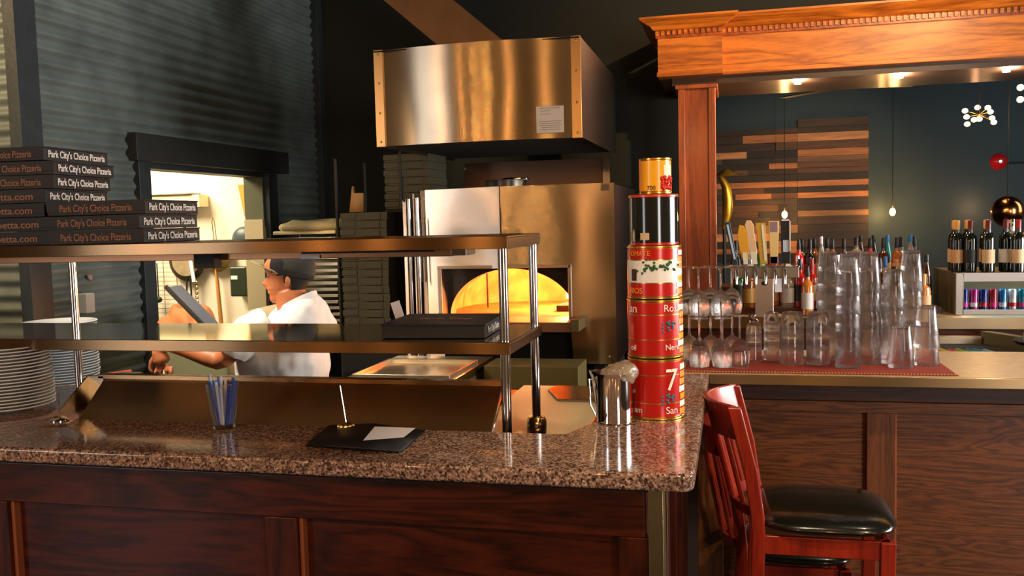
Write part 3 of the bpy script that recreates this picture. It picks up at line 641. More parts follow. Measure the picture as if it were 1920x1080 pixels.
MB().box(-.36, 5, 5.80, 6.44, 2.43, 2.476).build('soffit', wood('soffit_wood', c8(30, 16, 8), c8(58, 30, 14), 'X', 4, .4, .3), t)
m = MB().box(-.315, -.105, 5.80, 6.3, 1.0, 2.43); m.build('column', M['colwood'], t)
MB().box(-.325, -.285, 5.782, 5.80, 1.0, 2.43).box(-.140, -.098, 5.782, 5.80, 1.0, 2.43).build('column_strip', M['colwood'], t, bevel=.003)
MB().box(-.34, -.085, 5.77, 6.3, 2.405, 2.43).build('capital', M['colwood'], t, bevel=.004)
MB().box(-.45, 4, 5.68, 6.44, 0, .93).build('cabinet', M['mahog'], t)
MB().box(-.45, 1.215, 5.86, 6.44, 1.0, 1.038).build('riser', M['mahog'], t, bevel=.003)
MB().box(-.09, 1.6, 6.02, 6.15, 1.038, 1.11).box(-.09, 1.6, 6.15, 6.44, 1.038, 1.18).build('bottle_step', M['mahog'], t) if False else MB().box(-.09, 1.20, 6.10, 6.44, 1.038, 1.15).build('bottle_step', M['mahog'], t)
for x in (.40, .99, 1.58):
    for y in (5.84, 5.99): lab(MB().lathe([(0, 0), (.02, 0), (.022, .004), (.022, .006)], 16, (x, y, 2.4235)).build('puck_light', emit('puck', (1, .82, .6, 1), 9), t), 'lit round soffit light')
for x in (.40, .99, 1.58): bulb('soffit_puck', (x, 5.92, 2.39), 15, (1, .78, .5), .03)
for i, z_ in enumerate((2.33, 2.26)): pass
bc_ = thing('back_counter', 'stainless steel counter running along the back bar', 'counter', (1, 6, .93))
MB().box(-.45, 4, 5.64, 6.44, .985, .9995).box(-.45, 4, 5.632, 5.642, .935, .9995).build('top', steel('counter_steel', (.34, .25, .15, 1), .3, 1.0), bc_, bevel=.001)

# tap tower
t = thing('tap_tower', 'steel beer tap tower with a row of coloured handles on the back counter', 'beer taps', (.2, 5.7, 1.0))
MB().box(.132, .236, 5.665, 5.735, 1.0, 1.235).build('column', steel('tap_steel', (.6, .56, .54, 1), .3, .6), t, bevel=.003)
lab(MB().lathe([(0, 0), (.02, 0), (.02, .002), (0, .002)], 24).build('emblem', M['black'], t, world=False), 'dark oval emblem')
e_ = t.children[-1]; e_.rotation_euler = (PI/2, 0, 0); e_.scale = (1, .65, 1); e_.location = (-.016, -.0355, .205)
MB().box(.0, .385, 5.68, 5.745, 1.235, 1.305).build('crossbar', steel('tap_dark', (.32, .29, .24, 1), .3, .4), t, bevel=.004)
MB().box(-.003, .388, 5.675, 5.748, 1.300, 1.310).build('crossbar_cap', M['chrome'], t, bevel=.002)
fx = [.022, .078, .134, .190, .246, .302]
for x in fx:
    MB().tube([(x, 5.68, 1.28), (x, 5.64, 1.285), (x, 5.625, 1.26), (x, 5.62, 1.205)], [.009, .009, .008, .006], 10).tube([(x, 5.64, 1.28), (x, 5.638, 1.33)], .006, 8).build('faucet', M['chrome'], t)
def hdl(x, prof, m, label, lean=0, mark=None, w_=.012):
    q = [(x+u*1.3+lean*v, 1.325+v) for u, v in prof]
    h = MB().prism(q, 5.628, 5.628+.026, 'Y').build('tap_handle', m, t, bevel=.003); lab(h, label)
    if mark:
        (u0, u1, v0, v1), mm, ml = mark
        lab(MB().prism([(x+u0+lean*v0, 1.325+v0), (x+u1+lean*v0, 1.325+v0), (x+u1+lean*v1, 1.325+v1), (x+u0+lean*v1, 1.325+v1)], 5.6255, 5.629, 'Y').build('tap_badge', mm, h), ml)
R4 = lambda a, b, H_: [(-a, 0), (a, 0), (b, H_), (-b, H_)]
hdl(fx[0]-.005, R4(.010, .013, .255), mat('tap_blue', c8(20, 60, 84), .3), 'dark blue paddle handle', -.20, ((-.006, .006, .03, .24), mat('tap_pale', c8(190, 205, 215), .4), 'pale lettered strip'))
hdl(fx[1]-.004, [(-.008, 0), (.008, 0), (.020, .08), (.024, .18), (.010, .23), (-.01, .235), (-.024, .17), (-.020, .08)], mat('tap_yellow', c8(226, 160, 40), .3), 'yellow rounded handle', -.1, ((-.012, .012, .0, .07), mat('tap_cream', c8(226, 220, 190), .4), 'cream base'))
hdl(fx[2]-.006, [(-.008, 0), (.008, 0), (.018, .08), (.018, .2), (.02, .235), (.01, .262), (-.01, .262), (-.02, .235), (-.018, .2), (-.018, .08)], mat('tap_tan', c8(226, 184, 140), .35), 'tan handle with round knob', -.14, ((-.016, .016, .0, .075), mat('tap_cream', c8(226, 220, 190), .4), 'cream wedge'))
hdl(fx[3]-.010, R4(.016, .022, .245), mat('tap_gold', c8(200, 150, 40), .35), 'gold block handle', -.08, ((.004, .018, .02, .235), mat('tap_cream', c8(226, 220, 190), .4), 'cream side'))
hdl(fx[4]-.008, R4(.016, .024, .255), mat('tap_sand', c8(226, 190, 120), .4), 'sand coloured handle with purple top and base', 0, ((-.02, .02, .19, .25), mat('tap_purple', c8(140, 110, 130), .4), 'greyish purple top'))
hdl(fx[4]-.008, R4(.0165, .018, .045), mat('tap_violet', c8(120, 70, 150), .4), 'violet base piece', 0)
hdl(fx[5]+.004, R4(.019, .022, .258), mat('tap_black', c8(16, 16, 16), .3), 'black handle with white frame and round badge', 0, ((-.016, .016, .07, .14), mat('tap_pale', c8(190, 205, 215), .4), 'pale lettered patch'))
MB().prism([(fx[5]+.024, 1.40), (fx[5]+.031, 1.40), (fx[5]+.031, 1.588), (fx[5]+.024, 1.588)], 5.62, 5.65, 'Y').box(fx[5]-.02, fx[5]+.031, 5.62, 5.65, 1.580, 1.588).build('handle_frame', M['paper'], t)
MB().box(.245, .285, 5.69, 5.695, 1.15, 1.233).build('info_card', M['paper'], t)

# bottles
def bottle_protos():
    out = {}
    def mk(name, gp_, gm, lz, lr, lm, cp, cm):
        t = thing(name, 'x', 'bottle')
        MB().lathe(gp_, 24).build('bottle_body', gm, t, world=False)
        if lm: MB().lathe([(lr, lz[0]), (lr+.0006, lz[0]), (lr+.0006, lz[1]), (lr, lz[1])], 24, closed=True).build('label', lm, t, world=False)
        MB().lathe(cp, 16).build('cap', cm, t, world=False)
        return t
    return mk
mkb = bottle_protos()
winep = [(0, .004), (.03, 0), (.036, .004), (.0365, .19), (.033, .215), (.016, .235), (.0145, .27), (.0145, .305), (0, .306)]
liqp = [(0, .003), (.032, 0), (.036, .004), (.036, .17), (.03, .195), (.0145, .215), (.013, .265), (0, .266)]
sqp = [(0, .003), (.036, 0), (.042, .004), (.041, .14), (.036, .165), (.016, .18), (.014, .225), (0, .226)]
slim = [(0, .003), (.026, 0), (.03, .004), (.030, .17), (.022, .22), (.012, .26), (.012, .30), (0, .301)]
def gm(name, c, tr=.0, r=.08): return mat(name, c, r, trans=tr, spec=.6, coat=.3)
GM = dict(dark=gm('bottle_black_green', c8(14, 20, 12)), green=gm('bottle_green', c8(26, 90, 30)), amber=gm('bottle_amber', c8(200, 110, 30), .6), clear=gm('bottle_clear', c8(235, 235, 225), .85), brown=gm('bottle_brown', c8(70, 34, 14), .2),
          red=gm('bottle_red', c8(190, 30, 22), .2), yellow=gm('bottle_yellow', c8(236, 190, 40), .3), blue=gm('bottle_blue', c8(30, 110, 150), .3), orange=gm('bottle_orange', c8(230, 140, 50), .3), teal=gm('bottle_teal', c8(20, 140, 150), .2))
LM = dict(cream=mat('blabel_cream', c8(220, 186, 140), .6), white=mat('blabel_white', c8(225, 220, 212), .6), black=mat('blabel_black', c8(20, 18, 18), .5), red=mat('blabel_red', c8(180, 40, 30), .5), gold=mat('blabel_gold', c8(200, 150, 70), .4), yellow=mat('blabel_yellow', c8(240, 200, 40), .5), green=mat('blabel_green', c8(30, 120, 80), .5), tan=mat('blabel_tan', c8(210, 160, 110), .5))
CM = dict(black=mat('bcap_black', c8(14, 14, 14), .3), red=mat('bcap_red', c8(150, 26, 20), .35), gold=mat('bcap_gold', c8(205, 150, 80), .3), green=mat('bcap_green', c8(40, 120, 40), .4), blue=mat('bcap_blue', c8(40, 100, 160), .4), silver=M['chrome'], wine=mat('bcap_wine', c8(90, 20, 20), .35))
SH = dict(w=(winep, (.055, .135), .0367, [(.0152, .235), (.0155, .305), (.0135, .309), (0, .309)], 'wine'), l=(liqp, (.04, .14), .0362, [(.0145, .235), (.015, .262), (.012, .28), (.012, .30), (0, .302)], 'liquor'),
          q=(sqp, (.03, .12), .0418, [(.0155, .195), (.016, .225), (.016, .245), (0, .247)], 'square shouldered'), s=(slim, (.05, .14), .0302, [(.013, .27), (.0135, .30), (.012, .315), (0, .316)], 'slim'))
CN = dict(dark='black', green='green', amber='amber', clear='clear', brown='brown', red='red', yellow='yellow', blue='blue', orange='orange', teal='teal')
def bottle(sh_, g, l, c, x, y, z, where, group):
    pr1, lz, lr, cp, sn = SH[sh_]
    t = mkb('wine_bottle' if sh_ == 'w' else 'liquor_bottle', pr1, GM[g], lz, lr, LM[l] if l else None, cp, CM[c])
    t.location = (x, y, z); t.rotation_euler = (0, 0, random.random()*6)
    t['label'] = '%s%s bottle with %s%s cap, %s' % ('' if sn in ('liquor', 'wine') else sn.split()[0]+' ', CN[g], (l+' label and ') if l else '', c, where); t['group'] = group
    return t
gB = 'liquor bottles on the back bar'
rows = [(5.90, 1.038, [('l', 'green', 'black', 'black', .035), ('q', 'amber', 'gold', 'gold', .092), ('q', 'clear', 'white', 'black', .33), ('l', 'red', 'black', 'black', .405), ('l', 'red', 'white', 'red', .475), ('l', 'yellow', 'yellow', 'green', .545), ('q', 'amber', 'tan', 'black', .625),
        ('l', 'orange', 'cream', 'black', .70), ('q', 'brown', 'tan', 'black', .79), ('l', 'brown', 'gold', 'black', .87), ('q', 'clear', 'cream', 'black', .955), ('q', 'amber', 'cream', 'gold', 1.05), ('s', 'brown', 'black', 'black', 1.135)]),
        (6.02, 1.038, [('s', 'clear', 'white', 'silver', .40), ('l', 'amber', 'red', 'black', .47), ('l', 'brown', 'cream', 'black', .56), ('s', 'amber', 'tan', 'silver', .64), ('l', 'red', 'red', 'red', .74), ('l', 'brown', 'red', 'black', .83), ('l', 'clear', 'tan', 'blue', .92), ('q', 'clear', 'tan', 'black', 1.03), ('s', 'dark', 'cream', 'black', 1.12)]),
        (6.22, 1.15, [('l', 'dark', 'white', 'black', .02), ('s', 'clear', 'white', 'silver', .34), ('l', 'red', 'red', 'black', .42), ('l', 'dark', 'red', 'black', .49), ('s', 'clear', 'white', 'silver', .56), ('l', 'amber', 'cream', 'black', .63), ('l', 'brown', 'red', 'black', .70), ('w', 'clear', 'gold', 'black', .775), ('l', 'red', 'red', 'black', .86), ('l', 'brown', 'tan', 'black', .94), ('l', 'amber', 'gold', 'black', 1.02), ('s', 'clear', 'blue' if False else 'white', 'blue', 1.10)]),
        (6.36, 1.15, [('l', 'dark', 'tan', 'black', .45), ('l', 'amber', 'tan', 'black', .53), ('l', 'clear', 'tan', 'black', .61), ('s', 'brown', 'red', 'black', .82), ('s', 'dark', 'red', 'black', .90), ('s', 'teal', 'white', 'blue', .985), ('l', 'clear', 'white', 'black', 1.07), ('l', 'brown', 'black', 'black', 1.15)]),
        (6.22, 1.15, [('l', 'clear', 'white', 'blue', .10), ('l', 'green', 'white', 'green', .18), ('l', 'amber', 'red', 'gold', .26)]),
        (6.02, 1.038, [('l', 'clear', 'green', 'green', .165), ('q', 'orange', 'tan', 'black', .245), ('l', 'yellow', 'cream', 'gold', .325)]),
        (5.775, 1.0, [('l', 'orange', 'white', 'black', .44), ('l', 'yellow', 'yellow', 'gold', .53), ('q', 'amber', 'cream', 'black', .625), ('l', 'red', 'white', 'red', .72), ('l', 'clear', 'tan', 'silver', .81), ('q', 'brown', 'gold', 'black', .905), ('l', 'green', 'cream', 'gold', 1.0), ('q', 'orange', 'tan', 'gold', 1.095)])]
ordn = ['first', 'second', 'third', 'fourth', 'fifth', 'sixth', 'seventh', 'eighth', 'ninth', 'tenth', 'eleventh', 'twelfth', 'thirteenth']
rn = ['front row', 'second row', 'third row', 'rear row', 'upper row behind taps', 'lower row behind taps', 'lowest front row']
for ri, (y, z_, L_) in enumerate(rows):
    for i, (s_, g_, l_, c_, x) in enumerate(L_): bottle(s_, g_, l_, c_, x, y, z_, '%s in the %s' % (ordn[i], rn[ri]), gB)
# drinks cooler with cans and wine bottles on top
t = thing('drinks_cooler', 'small countertop glass-front cooler with grey steel frame on the back counter', 'cooler', (1.7, 6.05, 1.0))
cs = mat('cooler_side', (.16, .12, .07, 1), .5, .5)
MB().box(1.275, 2.3, 5.82, 6.4, 1.0005, 1.012).box(1.275, 2.3, 5.82, 6.4, 1.232, 1.245).box(1.275, 1.29, 5.82, 6.4, 1.012, 1.232).box(1.29, 2.3, 6.38, 6.4, 1.012, 1.232).build('cabinet', cs, t)
MB().box(1.275, 1.315, 5.79, 5.82, 1.0005, 1.245).box(1.315, 2.3, 5.79, 5.82, 1.195, 1.245).box(1.315, 2.3, 5.79, 5.82, 1.0005, 1.03).build('door_frame', mat('cooler_frame', c8(178, 172, 166), .4, .7), t, bevel=.002)
MB().box(1.315, 2.3, 5.803, 5.806, 1.03, 1.195).build('door_glass', mat('pane_glass', (1, 1, 1, 1), 0, trans=1, ior=1.02), t)
area('cooler_strip_light', (1.7, 5.86, 1.225), (1.7, 5.9, 1.0), .8, 2.2, (.6, .95, 1), .03)
cc = [('navy blue', c8(24, 34, 90)), ('magenta', c8(140, 30, 90)), ('navy blue', c8(24, 34, 90)), ('dark red', c8(120, 20, 30)), ('blue', c8(30, 80, 130)), ('silver', c8(170, 170, 175)), ('teal', c8(20, 100, 120)), ('gold', c8(200, 160, 90)), ('orange', c8(220, 120, 30)), ('silver', c8(170, 170, 175)), ('blue', c8(30, 80, 130)), ('orange', c8(220, 120, 30))]
base = None
for i, (n_, c_) in enumerate(cc):
    q = thing('drink_can', '%s slim drink can, %s from left inside the cooler' % (n_, ordn[i]), 'can', (1.335+i*.052, 5.86, 1.0125), 'cans inside the drinks cooler')
    MB().lathe([(0, .002), (.019, .0), (.0235, .006), (.0235, .125), (.019, .133), (0, .131)], 20).build('can_body', mat('can_'+n_, c_, .25, .5), q, world=False)
    MB().lathe([(.0237, .03), (.0237, .055)], 20).build('can_band', mat('canband%d' % (i % 3), [c8(190, 40, 110), c8(190, 190, 195), c8(170, 40, 40)][i % 3], .3, .4), q, world=False)
W_ = [('dark', 'tan', 'gold', 1.225+.055, 5.93), ('dark', 'cream', 'gold', 1.29, 6.05), ('dark', 'black', 'wine', 1.345, 5.90), ('dark', 'white', 'gold', 1.37, 6.08), ('dark', 'cream', 'wine', 1.435, 5.87), ('dark', 'tan', 'gold', 1.46, 6.02), ('dark', None, 'black', 1.50, 6.14),
      ('dark', 'white', 'wine', 1.545, 5.93), ('dark', 'cream', 'red', 1.59, 5.85), ('clear', 'white', 'silver', 1.62, 6.08), ('orange', 'yellow', 'gold', 1.675, 5.98), ('clear', 'red', 'gold', 1.735, 5.87), ('yellow', 'green', 'gold', 1.80, 6.0), ('orange', 'tan', 'gold', 1.86, 5.88), ('clear', 'tan', 'red', 1.92, 6.02)]
for i, (g_, l_, c_, x, y) in enumerate(W_):
    bottle('w', g_, l_, c_, x-.0+.03, y, 1.2452, '%s from left on the cooler' % (ordn+['fourteenth', 'fifteenth'])[i], 'wine bottles on the drinks cooler')
# stuff in the aisle behind the bar
t = thing('under_bar_station', 'black and steel under-bar station behind the bar top', 'bar station', (1.5, 5.0, 0))
MB().box(.75, 2.6, 4.75, 5.6, 0, .86).build('cabinet', M['void'], t)
MB().box(.75, 1.36, 5.56, 5.62, .86, .90).build('rear_ledge', M['steelw'], t); MB().prism([(1.36, 5.58), (1.75, 4.85), (1.80, 4.85), (1.42, 5.58)], .86, .93, 'Z').build('divider', M['olive'], t)
stc = [('green', c8(120, 190, 40)), ('pink', c8(210, 60, 130)), ('yellow', c8(200, 210, 50)), ('pink', c8(210, 60, 130)), ('green', c8(120, 190, 40)), ('blue', c8(40, 140, 180)), ('blue', c8(40, 140, 180)), ('pale blue', c8(120, 180, 210))]
for i, (n_, c_) in enumerate(stc):
    x = .98+i*.042; m = MB().tube([(x, 5.18-.02*(i % 2), .878), (x+.05, 5.02, .874)], .013, 8)
    tag(m.build('drink_packet', mat('packet_'+n_, c_, .35, coat=.4)), '%s drink packet, %s from left in the bin behind the bar' % (n_, ordn[i]), 'packet', 'coloured packets behind the bar')
t = thing('serving_tray', 'black serving tray with a white napkin behind the bar at right', 'tray', (1.42, 5.1, .93))
MB().lathe([(0, 0), (.16, 0), (.175, .018), (.17, .018), (.155, .006), (0, .006)], 32, (1.56, 5.05, .932)).build('tray_body', M['black'], t)
MB().obox((1.52, 5.05, .965), (.14, .12, .05), .3).build('napkin_stack', M['paper'], t, bevel=.01)

# ------------------------------------------------------------------ room built where the back bar mirror shows its reflection
t = thing('plank_wall_panel', 'panel of mixed brown reclaimed planks on the reflected teal wall', 'wood panel', (.7, 12.45, 1.0))
m = MB(); rr = random.Random(11); z_ = 1.0; cols = [c8(58, 40, 26), c8(96, 62, 38), c8(176, 112, 66), c8(44, 34, 24), c8(126, 88, 54), c8(206, 140, 88), c8(72, 52, 34), c8(36, 28, 20)]
while z_ < 2.78:
    h_ = rr.choice([.075, .09, .105]); xs = [-.9, -.15+rr.uniform(-.2, .2), .35+rr.uniform(-.25, .25), .83, 1.70] if rr.random() < .8 else [-.9, .83, 1.70]
    for a, b in zip(xs[:-1], xs[1:]):
        if a >= .8 or z_ < 2.66: m.box(a, b-.002, 12.48-rr.choice([.0, .008, .015]), 12.5, z_, z_+h_-.003, rr.choice(cols))
    z_ += h_
m.build('planks', attr_mat('plank_wood', .6), t)
def pendant(x, y, z, label, top=4.3, r=.035, p=10):
    t = thing('pendant_bulb', label, 'pendant lamp', (x, y, z), 'bare bulb pendants in the reflected room')
    MB().tube([(x, y, z+.09), (x, y, top)], .004, 6).build('cord', M['black'], t)
    MB().lathe([(0, .095), (.012, .095), (.014, .05), (.012, .045), (0, .045)], 12, (x, y, z)).build('socket', M['black'], t)
    MB().ell((x, y, z), (r, r, r*1.4), 14, 10).build('bulb', emit('bulb_glow', (1, .55, .16, 1), 22), t)
    bulb('pendant_glow', (x, y-.09, z), p, (1, .55, .2), .04); return t
pendant(.65, 12.2, 1.60, 'bare glowing bulb pendant before the plank panel'); pendant(1.93, 12.1, 1.60, 'bare glowing bulb pendant right of the plank panel')
bulb('glow_far', (1.83, 12.33, 1.58), 4, (1, .5, .15), .03); bulb('glow_far', (2.9, 12.3, 1.62), 2.5, (1, .45, .2), .03)
t = thing('bubble_chandelier', 'small chandelier of clustered amber globes hanging in the reflected room', 'chandelier', (2.16, 9, 2.45))
MB().tube([(2.16, 9, 2.47), (2.16, 9, 4.3)], .004, 6).build('rod', M['black'], t)
for k, (dx, dz) in enumerate([(-.12, .05), (-.09, .0), (-.06, -.04), (-.10, -.07), (.0, .08), (.05, .06), (.09, .03), (.12, -.02), (.10, -.07), (.0, -.03)]):
    dy = .08*math.sin(k*2.1)
    MB().tube([(2.16, 9, 2.46), (2.16+dx, 9+dy, 2.45+dz)], .003, 6).build('arm', M['brass'], t); MB().ell((2.16+dx, 9+dy, 2.45+dz), (.026, .026, .022), 12, 8).build('globe', emit('globe_glow', (1, .62, .28, 1), 7), t)
bulb('chandelier_glow', (2.16, 8.8, 2.4), 6)
t = thing('amber_globe_lamp', 'amber globe lamps at the top right edge of the reflected room', 'lamp', (2.48, 9, 2.68))
for dz in (.0, -.105): MB().ell((2.49, 9, 2.68+dz), (.03, .03, .028), 12, 8).build('globe', emit('globe_glow', (1, .62, .28, 1), 7), t)
MB().tube([(2.49, 9, 2.6), (2.49, 9, 4.3)], .004, 6).build('rod', M['black'], t)
t = thing('fire_bell', 'round red alarm bell on the reflected teal wall', 'bell', (3.227, 12.5, 2.19))
MB().lathe([(0, .07), (.04, .068), (.085, .045), (.102, .01), (.104, 0), (0, 0)], 32).build('gong', mat('bell_red', c8(200, 20, 24), .3, coat=.5), t, world=False); t.rotation_euler = (PI/2, 0, 0)
MB().lathe([(0, .078), (.016, .078), (.016, .065), (0, .06)], 16).build('centre_nut', M['chrome'], t, world=False)
tag(MB().tube([(3.34, 12.48, 2.17), (4.6, 12.48, 2.17)], .012, 8).build('conduit', M['darktrim']), 'thin dark conduit pipe running right from the red bell', 'pipe')
t = thing('copper_pendant', 'large copper dome pendant lamp above the wine bottles', 'pendant lamp', (2.40, 9, 1.59))
MB().ell((2.40, 9, 1.585), (.135, .135, .14), 28, 18).build('dome_shade', mat('copper_shade', (.62, .26, .08, 1), .18, 1), t); MB().tube([(2.40, 9, 1.72), (2.40, 9, 4.3)], .005, 6).build('cord', M['black'], t)
t = thing('ceiling_fan', 'dark ceiling fan turning in the reflected room just below the beam', 'ceiling fan', (.95, 9, 2.77))
MB().lathe([(0, -.03), (.06, -.02), (.07, .02), (.02, .05), (.012, .06), (.012, 1.5), (0, 1.5)], 20, (.95, 9, 2.77)).build('motor', M['black'], t)
for k in range(3): MB().obox((.95+.38*math.cos(k*2.094+.2), 9+.38*math.sin(k*2.094+.2), 2.765), (.62, .10, .008), k*2.094+.2).build('blade', mat('fan_blade', c8(70, 66, 60), .4), t)
t = thing('yellow_reflection', 'curved yellow mirror-edge reflection shape partly hidden by the wooden column', 'lamp', (-.06, 8, 1.6))  # stands for a yellow reflection on the mirror edge, no lamp there
MB().tube([(-.07, 8, 1.50), (-.045, 8, 1.62), (-.04, 8, 1.74), (-.05, 8, 1.86), (-.10, 8, 1.95)], [.02, .04, .045, .04, .02], 14).build('arm', mat('reflection_yellow', c8(220, 160, 50), .3, .8), t)
MB().lathe([(.02, .05), (.09, .0), (.095, -.01), (0, -.005)], 20, (-.05, 8, 1.96)).build('reflection_tip', mat('reflection_yellow', c8(220, 160, 50), .3, .8), t); MB().tube([(-.07, 8, 0), (-.07, 8, 1.5)], .015, 8).build('pole', M['black'], t)
area('reflected_room_daylight', (4.5, 9, 2.4), (2.5, 12.5, 1.2), 1.6, 30, (.8, .9, 1), 2)
spot('plank_fill_spot', (1.6, 9.5, 4.0), (.8, 12.5, 1.6), 100, (1, .68, .38), 60, .8)  # added unseen spot to warm the planks

# ------------------------------------------------------------------ pizza oven
t = thing('pizza_oven', 'large stainless steel pizza oven with a glowing arched mouth', 'oven', (-1.1, 5.2, 0))
O = M['oven']
fp = MB()
fp.add([(-1.63, 4.725, 1.37), (-1.205, 4.69, 1.37), (-1.205, 4.69, 1.806), (-1.63, 4.725, 1.80)], [(0, 1, 2, 3)])
fp.add([(-1.63, 4.725, .86), (-1.542, 4.718, .86), (-1.542, 4.718, 1.37), (-1.63, 4.725, 1.37)], [(0, 1, 2, 3)])
fp.build('left_front_panel', O, t, smooth=0).modifiers.new('s', 'SOLIDIFY').thickness = .004
fp = MB().box(-1.205, -.595, 4.70, 4.704, 1.37, 1.806).prism([(-.844, 1.37), (-.595, 1.37), (-.595, .86), (-.822, .86), (-.836, 1.04), (-.844, 1.10)], 4.70, 4.704, 'Y')
fp.build('right_front_panel', O, t, smooth=0)
MB().box(-1.63, -1.626, 4.73, 5.75, .86, 1.80).build('side_panel', M['oven'], t, smooth=0); MB().box(-1.626, -.599, 5.746, 5.75, .86, 1.80).build('back_panel', M['oven'], t, smooth=0)
MB().box(-.599, -.595, 4.704, 5.75, .86, 1.806).build('side_panel', steel('oven_side', (.42, .42, .42, 1), .34, .8, scr='Y'), t, smooth=0)
MB().box(-1.63, -.595, 4.73, 5.75, 1.80, 1.804).build('top_panel', O, t, smooth=0)
MB().box(-1.626, -.599, 4.9, 5.74, .86, .88).box(-1.62, -.60, 4.78, 4.90, .5, 1.045).build('void_shade_block', M['void'], t, smooth=0)  # near-black block stands for the shade in the void below the hearth
fr_ = MB().box(-1.565, -1.542, 4.695, 4.80, 1.08, 1.385).box(-.844, -.826, 4.69, 4.80, 1.10, 1.385).box(-1.565, -.826, 4.69, 4.80, 1.37, 1.387)
fr_.build('mouth_frame', steel('frame_steel', (.5, .46, .38, 1), .3, .4), t, bevel=.002)
# arched plate
NA = 40; ax, aw, ah, az = -1.178, .352, .262, 1.10
vs = []; fs = []
for i in range(NA+1):
    a = PI-PI*i/NA; x, z_ = ax+aw*math.cos(a), az+ah*math.sin(a)
    q = 1.37
    vs += [(x, 4.80, z_), (x, 4.80, q)]
fs = [(2*i, 2*i+1, 2*i+3, 2*i+2) for i in range(NA)]
MB().add(vs, fs).box(-1.57, -1.53, 4.80, 4.805, 1.04, 1.38).build('arch_plate', mat('dark_arch_plate', c8(34, 28, 22), .25, .3, coat=.3), t, smooth=0)
secs = [(4.80, .352, .262), (4.90, .352, .262), (4.905, .44, .30), (5.05, .46, .33), (5.3, .46, .35), (5.5, .42, .32), (5.64, .30, .24), (5.70, .1, .1), (5.702, .001, .001)]
vs = []
for y, w_, h_ in secs:
    for i in range(NA+1):
        a = PI-PI*i/NA; vs.append((ax+w_*math.cos(a)+(.0 if y < 4.95 else .02), y, az+h_*math.sin(a)))
k = NA+1; fs = [(j*k+i, j*k+i+1, (j+1)*k+i+1, (j+1)*k+i) for j in range(len(secs)-1) for i in range(NA)]
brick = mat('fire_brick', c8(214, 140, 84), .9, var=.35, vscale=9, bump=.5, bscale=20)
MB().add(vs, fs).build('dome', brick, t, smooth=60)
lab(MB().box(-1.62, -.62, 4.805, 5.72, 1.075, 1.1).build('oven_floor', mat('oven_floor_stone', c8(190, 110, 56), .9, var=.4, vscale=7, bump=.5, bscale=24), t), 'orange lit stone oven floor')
MB().box(-.98, -.80, 5.05, 5.45, 1.1, 1.135).build('burner_well', M['black'], t, bevel=.005)
m = MB(); rr = random.Random(2)
for k_ in range(16):
    x, y = -.88+rr.uniform(-.06, .05), 5.25+rr.uniform(-.16, .16); h_ = rr.uniform(.05, .12)
    m.lathe([(.0, 0), (.016, .01), (.02, .03), (.012, .03+h_*.5), (.0, .03+h_)], 8, (x, y, 1.15))
lab(m.build('flames', emit('flame', (1, .42, .08, 1), 14), t), 'orange gas flames')
MB().tube([(-1.45, 5.3, 1.1), (-1.45, 5.3, 1.36)], .006, 6).build('probe_rod', M['black'], t)
bulb('oven_fire', (-.88, 5.22, 1.30), 52, (1, .52, .17), .04); bulb('oven_fire', (-1.25, 5.35, 1.32), 5, (1, .34, .07), .05)
MB().box(-1.64, -.78, 4.52, 4.80, 1.085, 1.10).box(-1.64, -.78, 4.51, 4.52, 1.05, 1.10).build('hearth_shelf', mat('hearth_stone', c8(120, 76, 44), .5), t, bevel=.002)
MB().box(-.80, -.757, 4.50, 4.70, 1.055, 1.115).build('hearth_end_plate', M['olive'], t, bevel=.002)
MB().box(-.66, -.62, 4.69, 4.70, 1.765, 1.80).build('top_bracket', M['chrome'], t)
MB().ell((-.635, 4.697, .90), (.005, .003, .005), 10, 6).build('bolt', M['chrome'], t)
MB().box(-1.58, -.76, 4.75, 5.6, .0, .86).build('stand', M['olive'], t); MB().box(-.72, -.66, 4.72, 5.6, 0, .86).build('stand_leg', M['black'], t)
t = thing('foil_pan', 'round silver foil pan on top of the oven', 'pan', (-1.24, 5.0, 1.805))
MB().lathe([(0, 0), (.105, 0), (.118, .035), (.125, .042), (.12, .044), (.11, .03), (0, .036)], 28, (-1.24, 5.0, 1.8065)).build('pan_body', M['steel'], t)
MB().ell((-1.20, 5.0, 1.852), (.075, .05, .013), 14, 8, f=lambda p: p*(1+.3*math.sin(p.x*200)*math.cos(p.y*170))).build('foil', M['chrome'], t, smooth=20)
t = thing('steel_pipe_rack', 'upright stainless pipes and narrow panels at the left side of the oven', 'pipe rack', (-1.69, 4.72, 0))
MB().box(-1.755, -1.735, 4.70, 4.73, 0, 1.755).box(-1.70, -1.69, 4.71, 4.73, 0, 1.785).box(-1.66, -1.635, 4.73, 4.76, 0, 1.80).build('narrow_panel', M['oven'], t, bevel=.002)
for x, zt in ((-1.722, 1.755), (-1.675, 1.76)): MB().tube([(x, 4.71, 0), (x, 4.71, zt)], .011, 14).build('pipe', M['tube'], t)
MB().tube([(-1.655, 4.69, 1.3), (-1.655, 4.69, 1.64), (-1.632, 4.69, 1.65), (-1.63, 4.69, 1.3)], .005, 8).build('long_handle', M['chrome'], t)
MB().box(-1.762, -1.752, 4.69, 4.70, 1.75, 2.03).box(-1.748, -1.742, 4.69, 4.70, 1.74, 1.88).build('black_rod', M['black'], t)
